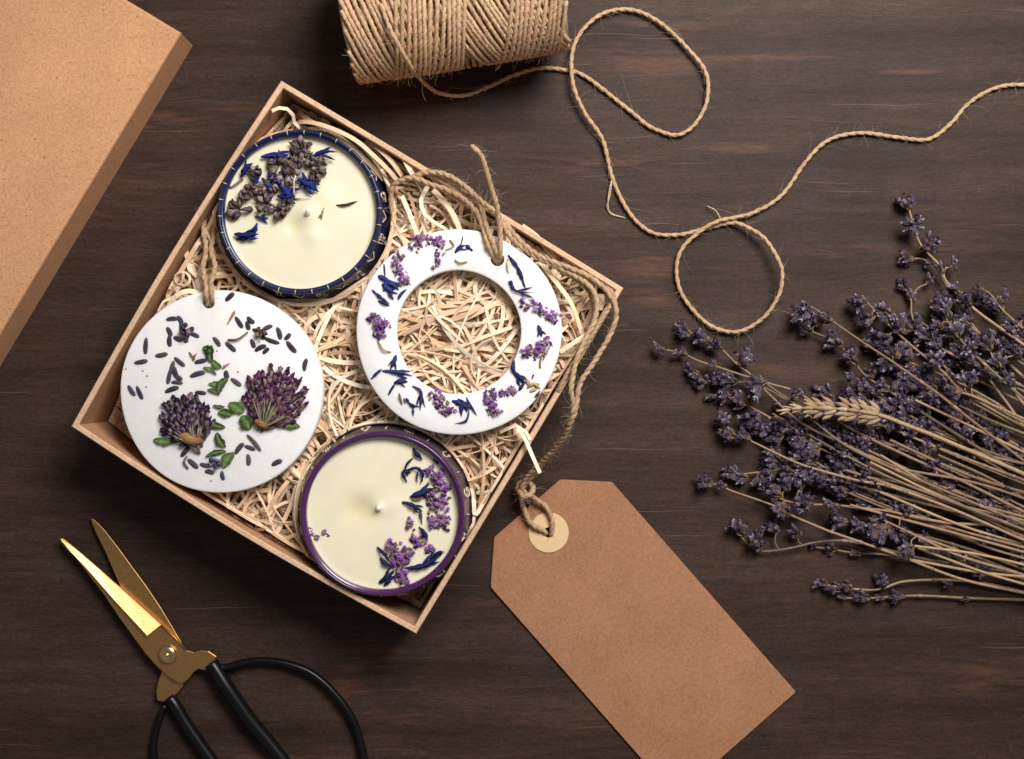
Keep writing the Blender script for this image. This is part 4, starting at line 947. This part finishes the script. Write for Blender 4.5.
SP = [
 ('topmost lavender sprig, its upright tip reaching highest of the bunch', [(903, 194, 8), (908, 206, 10), (913, 223, 12), (921, 245, 14), (941, 267, 18), (946, 281, 20), (966, 301, 24), (978, 312, 27), (1000, 328, 32), (1034, 352, 38), (1080, 385, 40)],
  [(906, 202, .9), (912, 220, 1), (920, 242, 1), (949, 264, .7), (941, 268, .6), (965, 299, .9), (956, 289, .7)]),
 ('short lavender side sprig with one small bud cluster just below the topmost tip', [(900, 258, 6), (910, 259, 7), (922, 259, 8), (936, 267, 10), (950, 290, 12), (985, 340, 14), (1060, 410, 16)], [(906, 259, .85), (930, 264, .5), (952, 292, .8), (968, 316, .8)]),
 ('dark lavender sprig curling upwards left of the topmost sprig', [(899, 282, 6), (906, 290, 8), (911, 300, 10), (912, 316, 12), (922, 336, 14), (950, 372, 16), (1000, 410, 20), (1070, 450, 22)], [(904, 285, .9), (912, 297, .6), (926, 280, .6), (918, 330, .9), (932, 348, .9)]),
 ('small lavender sprig close to the right edge above the crossed stems', [(977, 288, 12), (989, 293, 16), (1000, 307, 22), (1011, 318, 26), (1034, 337, 30), (1080, 370, 30)], [(979, 289, .55), (998, 297, .7), (992, 304, .6), (1012, 325, .9), (1022, 316, .7)]),
 ('lavender sprig with large pale purple tip and long bare stem above the wheat ear', [(795, 300, 14), (812, 307, 18), (835, 323, 24), (864, 343, 32), (890, 360, 38), (904, 370, 42), (937, 393, 48), (975, 423, 50), (1024, 461, 50), (1080, 505, 48)], [(800, 305, 1.15), (827, 318, .7), (893, 352, .8)]),
 ('lavender sprig hanging just below the large pale purple tip', [(804, 328, 8), (818, 334, 10), (834, 341, 12), (851, 357, 14), (866, 376, 18), (900, 398, 22), (950, 430, 24), (1030, 480, 26), (1080, 510, 26)], [(812, 322, 1), (806, 331, .7), (834, 341, 1), (851, 357, 1), (868, 373, .8), (882, 386, .9), (900, 398, .9)]),
 ('lavender sprig with the pale bud tip pointing up in the middle of the bunch', [(859, 287, 10), (864, 298, 13), (876, 312, 16), (892, 328, 20), (912, 346, 26), (942, 371, 32), (967, 394, 40), (1024, 419, 44), (1080, 450, 44)], [(861, 297, .95), (868, 312, 1), (882, 318, .8), (884, 334, 1), (899, 328, .9), (905, 345, 1), (928, 358, 1)]),
 ('lavender sprig whose small pale tip lies farthest left, just below the twine loop', [(650, 346, 12), (661, 349, 12), (681, 353, 12), (699, 361, 14), (718, 367, 16), (745, 376, 20), (771, 384, 22), (800, 394, 24), (850, 428, 26), (905, 455, 28), (960, 480, 30), (1024, 512, 32), (1080, 540, 32)], [(659, 348, .72), (680, 353, .8), (712, 363, .5)]),
 ('lavender sprig touching the bottom of the twine loop with its uppermost clusters', [(680, 328, 10), (701, 337, 12), (718, 346, 14), (739, 366, 18), (750, 374, 20), (773, 398, 22), (805, 425, 24), (870, 457, 28), (950, 500, 32), (1024, 537, 34), (1080, 560, 34)], [(683, 331, .85), (701, 338, .95), (715, 344, .95), (735, 359, 1)]),
 ('lavender sprig with one big tulip-shaped cluster left of the wheat ear', [(755, 368, 24), (766, 383, 26), (792, 402, 30), (815, 422, 32), (850, 448, 34), (910, 476, 36), (1024, 524, 38), (1080, 548, 38)], [(759, 377, 1.15), (790, 396, .8)]),
 ('dark lavender sprig lying under the leftmost pale tip', [(686, 370, 6), (704, 380, 7), (722, 382, 8), (738, 382, 9), (752, 383, 10), (780, 396, 12), (830, 430, 14), (900, 466, 18), (1030, 530, 22), (1080, 550, 22)], [(692, 372, .8), (700, 380, .9), (712, 381, 1), (728, 382, .95)]),
 ('dark lavender sprig under the left group, third row down', [(706, 396, 6), (722, 396, 8), (740, 401, 10), (756, 410, 12), (790, 428, 14), (840, 452, 18), (930, 492, 20), (1030, 545, 24), (1080, 566, 24)], [(711, 397, .6), (722, 396, .9), (739, 400, 1), (751, 411, 1), (762, 422, .9)]),
 ('lavender sprig with a pale rounded tip and bare stem below the left group', [(712, 428, 12), (725, 431, 14), (742, 437, 16), (751, 441, 18), (795, 462, 24), (826, 472, 28), (860, 481, 32), (888, 486, 34), (937, 503, 36), (985, 523, 36), (1024, 540, 36), (1080, 562, 34)], [(719, 424, .85), (727, 434, .95), (742, 436, .95)]),
 ('densely flowered lavender sprig lying flat just above the lowest left tip', [(726, 472, 7), (740, 474, 8), (760, 472, 10), (780, 470, 12), (793, 473, 14), (826, 474, 18), (870, 478, 24), (910, 485, 28), (960, 500, 30), (1024, 517, 32), (1080, 532, 32)], [(730, 472, .85), (740, 477, .9), (754, 475, 1), (769, 470, 1), (786, 470, 1)]),
 ('lavender sprig with a slender pale tip and long straight diagonal stem', [(700, 478, 12), (710, 483, 12), (722, 486, 13), (732, 491, 14), (772, 505, 18), (791, 515, 22), (826, 530, 26), (840, 535, 27), (900, 556, 28), (961, 579, 26), (1024, 593, 22), (1080, 606, 18)], [(705, 482, .85), (722, 485, .55), (784, 511, .75)]),
 ('short flowered lavender sprig resting on the long diagonal stem', [(768, 492, 16), (784, 500, 18), (803, 504, 20), (835, 505, 24), (860, 508, 26), (888, 511, 28), (910, 516, 30), (949, 523, 30), (990, 525, 30), (1024, 530, 30), (1080, 540, 28)], [(772, 492, 1), (782, 486, .9), (796, 485, .9), (779, 503, .9), (797, 503, 1), (832, 505, .8)]),
 ('lavender sprig with a curved stem below the long diagonal one', [(733, 524, 7), (744, 540, 8), (757, 550, 8), (770, 551, 8), (791, 548, 9), (818, 542, 10), (848, 541, 12), (880, 548, 14), (930, 560, 16), (1024, 575, 18), (1080, 590, 16)], [(738, 528, .95), (746, 540, .95), (757, 546, .7), (771, 532, .85), (795, 536, .7), (758, 533, .6)]),
 ('faint dark lavender sprig flat on the table under the curved stem', [(806, 546, 5), (830, 549, 5), (855, 553, 6), (890, 555, 8), (950, 566, 10), (1030, 584, 12), (1080, 595, 12)], [(812, 545, .5), (830, 549, .7), (855, 553, .75), (866, 549, .6)]),
 ('second lowest lavender sprig, its stem arching over bare wood', [(812, 583, 6), (826, 585, 7), (845, 588, 8), (870, 590, 8), (884, 588, 8), (901, 582, 9), (925, 580, 9), (949, 580, 9), (976, 582, 8), (1024, 592, 8), (1080, 606, 8)], [(820, 583, .75), (833, 589, .8), (846, 587, .7), (877, 586, .95), (948, 584, .5)]),
 ('lowest lavender sprig, nearly straight along the lower side of the bunch', [(836, 598, 5), (852, 598, 5), (872, 598, 6), (905, 596, 6), (930, 596, 6), (966, 598, 6), (1024, 600, 6), (1080, 604, 6)], [(842, 597, .5), (862, 597, .8), (880, 598, .5), (896, 597, .95), (966, 599, .45)]),
 ('lavender sprig with a cluster right under the wheat ear', [(766, 410, 14), (784, 420, 16), (800, 430, 18), (822, 442, 22), (850, 458, 28), (900, 482, 34), (960, 505, 38), (1024, 530, 40), (1080, 555, 40)], [(772, 416, .9), (788, 424, 1), (798, 437, .9), (776, 434, .85), (812, 446, .9)]),
 ('lavender sprig with three dark clusters in front of the stems below centre', [(856, 514, 16), (866, 518, 20), (882, 520, 26), (900, 528, 30), (925, 540, 32), (960, 556, 32), (1024, 575, 32), (1080, 592, 30)], [(868, 523, .9), (880, 528, 1), (905, 544, 1.05), (901, 512, .9)]),
 ('lavender sprig with reddish bracts standing out right of centre', [(903, 398, 30), (920, 408, 34), (943, 392, 38), (967, 394, 44), (990, 404, 46), (1024, 419, 46), (1080, 445, 44)], [(962, 384, 1), (952, 392, .9), (970, 380, .7)]),
 ('lavender sprig at the right edge with clusters pointing up', [(986, 340, 24), (992, 355, 28), (1000, 368, 32), (1010, 380, 34), (1022, 402, 36), (1060, 440, 36)], [(987, 342, 1), (997, 360, 1), (985, 360, .8), (1008, 380, .9), (1012, 350, .9)]),
 ('lavender sprig rising between two sprigs at upper right of the bunch', [(930, 300, 18), (942, 312, 22), (952, 328, 26), (968, 348, 30), (1000, 378, 36), (1060, 430, 36)], [(932, 300, .9), (944, 310, 1), (938, 322, .9), (954, 330, 1), (966, 346, .9)]),
]
for lab, path, wh in SP: sprig(lab, path, wh)
# sprigs half buried in the bunch
gl = 'dark lavender sprig half buried under the crossing stems of the bunch'; gg = 'half buried lavender sprigs'
ex = [((900, 372), (1040, 440)), ((880, 352), (1040, 432)), ((925, 342), (1040, 410)), ((915, 382), (1040, 452)), ((945, 352), (1040, 400)), ((870, 402), (1040, 470)), ((895, 424), (1040, 480)), ((938, 405), (1040, 460)), ((862, 436), (1040, 505)), ((905, 446), (1040, 500)),
      ((798, 452), (1040, 556)), ((815, 440), (1040, 530)), ((832, 462), (1040, 545)), ((800, 470), (1040, 548)), ((860, 492), (1040, 560)), ((840, 520), (1040, 575)), ((935, 474), (1040, 520)), ((955, 500), (1040, 540)), ((925, 545), (1040, 583)), ((985, 535), (1045, 560)),
      ((812, 415), (1040, 500)), ((785, 408), (1040, 515)), ((850, 380), (1040, 470)), ((970, 425), (1040, 455)), ((985, 300), (1040, 350)), ((1003, 345), (1045, 372)), ((960, 318), (1045, 378)), ((915, 318), (1045, 400)), ((885, 310), (1045, 395)),
      ((996, 455), (1045, 480)), ((825, 490), (1040, 565)), ((1008, 322), (1050, 356)), ((820, 396), (1040, 486)), ((962, 440), (1045, 478)), ((900, 500), (1045, 548)), ((990, 500), (1050, 525)),
      ((868, 345), (1040, 430)), ((890, 362), (1040, 446)), ((905, 395), (1040, 462)), ((780, 430), (1040, 540)), ((848, 398), (1040, 492)), ((930, 385), (1040, 445)), ((872, 420), (1040, 490)), ((820, 430), (1040, 520)), ((772, 455), (1040, 552)), ((940, 430), (1045, 475))]
for (a, b_) in ex:
    z0 = R.uniform(6, 20); z1 = R.uniform(14, 36); dx, dy = b_[0] - a[0], b_[1] - a[1]; L = math.hypot(dx, dy); bend = R.uniform(-.05, .05) * L
    f = lambda t: (a[0] + dx * t - dy / L * bend * math.sin(pi * t), a[1] + dy * t + dx / L * bend * math.sin(pi * t), z0 + (z1 - z0) * t)
    path = [f(t) for t in (0, .1, .25, .45, .7, 1)] + [(b_[0] + dx / L * 45, b_[1] + dy / L * 45, z1)]
    wh = []; s_ = 0; k = 0
    for k in range(R.randint(3, 5)):
        t = (2 + s_) / L
        if t > .8: break
        x, y, _ = f(t); wh.append((x + R.uniform(-4, 4), y + R.uniform(-4, 4), R.uniform(.75, 1.05))); s_ += R.uniform(12, 20)
    sprig(gl, path, wh, gg, R.uniform(1.1, 1.5))
# bare stems fanning to the right (their heads lie under the others)
bs = [((845, 470), (1050, 527)), ((870, 462), (1050, 540)), ((880, 492), (1050, 552)), ((900, 530), (1050, 586)), ((912, 560), (1050, 580)), ((890, 440), (1050, 500)), ((905, 470), (1050, 508)), ((918, 430), (1050, 470)), ((850, 505), (1050, 560)), ((925, 520), (1050, 566)), ((915, 400), (1050, 465)), ((880, 455), (1050, 548)), ((938, 455), (1050, 515)), ((918, 548), (1050, 592)), ((830, 478), (1050, 533)), ((990, 380), (1050, 470)), ((905, 545), (1050, 572)), ((945, 380), (1050, 440))]
for (a, b_) in bs:
    z0 = R.uniform(20, 34); z1 = R.uniform(26, 44); m_ = ((a[0] + b_[0]) / 2, (a[1] + b_[1]) / 2 + R.uniform(-6, 6))
    t_ = thing('lavender_stalk', 'bare tan flower stalk lying across the right-hand end of the lavender bunch', 'stalk', tuple(W(b_[0], b_[1], z1)), 'bare stalks across the lavender')
    mb = MB(); P = spline([W(a[0], a[1], z0), W(m_[0], m_[1], (z0 + z1) / 2), W(b_[0], b_[1], z1), W(b_[0] + 30, b_[1] + 14, z1)], 4); c = jit(R.choice([(.35, .23, .135), (.41, .275, .155), (.26, .175, .105), (.31, .205, .125)]), .1)
    tube(mb, P, [R.uniform(1.3, 1.5) for _ in P], 7, [jit(c, .1) for _ in P]); mb.build('stem', M['stem'], t_)

# ------------------------------------------------------------------ wheat-like ear
we = thing('grass_ear', 'pale straw-coloured wheat-like ear lying on top of the lavender bunch', 'grass ear', tuple(W(940, 438, 50)))
P = spline([W(*q) for q in [(776, 411, 38), (800, 408, 40), (840, 409, 44), (879, 415, 48), (906, 425, 50), (940, 438, 52), (956, 445, 53), (994, 461, 54), (1024, 474, 54), (1080, 500, 50)]], 3)
mb = MB(); tube(mb, P, [1.0 + 1.0 * min(1, i / 30) for i in range(len(P))], 8, [jit((.38, .26, .145), .1) for _ in P]); mb.build('stem', M['stem'], we)
mb = MB(); T, N = frames(P)
def at_x(x):
    return min(range(len(P)), key=lambda i: abs(P[i].x * D / (D - P[i].z) - (x - CX)))
for row, x in enumerate([785, 797, 809, 820, 831, 842, 853, 864, 873]):
    i = at_x(x); t = -T[i]; sd_ = Vector((-t.y, t.x, 0)); big = min(1, .5 + row * .13)
    for s_ in (-1.5, -.75, 0, .75, 1.5):
        if row < 2 and abs(s_) > 1: continue
        hh = (2.5 - abs(s_)) * 2.4
        for dd in range(1):
            d = (t * 1.0 + sd_ * s_ * .42 + Vector((0, 0, .15))).normalized(); p = P[i] + sd_ * s_ * 4.6 * big + Vector((0, 0, hh)) + t * R.uniform(-3, 3); L = R.uniform(12, 15) * (.75 + .25 * big); w = R.uniform(2.3, 2.9) * big
            c = jit(R.choice([(.38, .26, .165), (.44, .315, .205), (.31, .205, .125)]), .1)
            tube(mb, [p + d * L * (q - .4) for q in (0, .12, .35, .6, .85, 1)], [w * q for q in (.3, .7, 1, .95, .5, .12)], 8, [mixc(c, (.4, .25, .12), .5), c, c, jit(c, .1), c, mixc(c, (.7, .55, .4), .3)])
mb.build('ear', M['stem'], we)

# ------------------------------------------------------------------ crumbs fallen from the bunch
# ------------------------------------------------------------------ light, world, camera
w = bpy.data.worlds.new('World'); sc.world = w; w.use_nodes = True
bg = w.node_tree.nodes['Background']; bg.inputs[0].default_value = (1, .98, .965, 1); bg.inputs[1].default_value = .15
def area(name, loc, tgt, size, power, col=(1, 1, 1)):
    l = bpy.data.lights.new(name, 'AREA'); l.shape = 'DISK'; l.size = size * S; l.energy = power; l.color = col
    o = bpy.data.objects.new(name, l); COL.objects.link(o); o.location = Vector(loc) * S
    o.rotation_euler = (Vector(tgt) - Vector(loc)).to_track_quat('-Z', 'Y').to_euler(); return o
area('key_light', (520, 860, 1400), (40, 30, 0), 820, 8.4, (1, .965, .93))
cam = bpy.data.cameras.new('Camera'); co = bpy.data.objects.new('Camera', cam); COL.objects.link(co)
co.location = (0, 0, D * S); cam.sensor_width = 36; cam.lens = 36 * D / 1024; cam.clip_start = .01; cam.clip_end = 20
sc.camera = co
sc.view_settings.view_transform = 'Standard'; sc.view_settings.look = 'None'; sc.view_settings.exposure = 0
for o in bpy.data.objects:
    if '_o' in o: del o['_o']
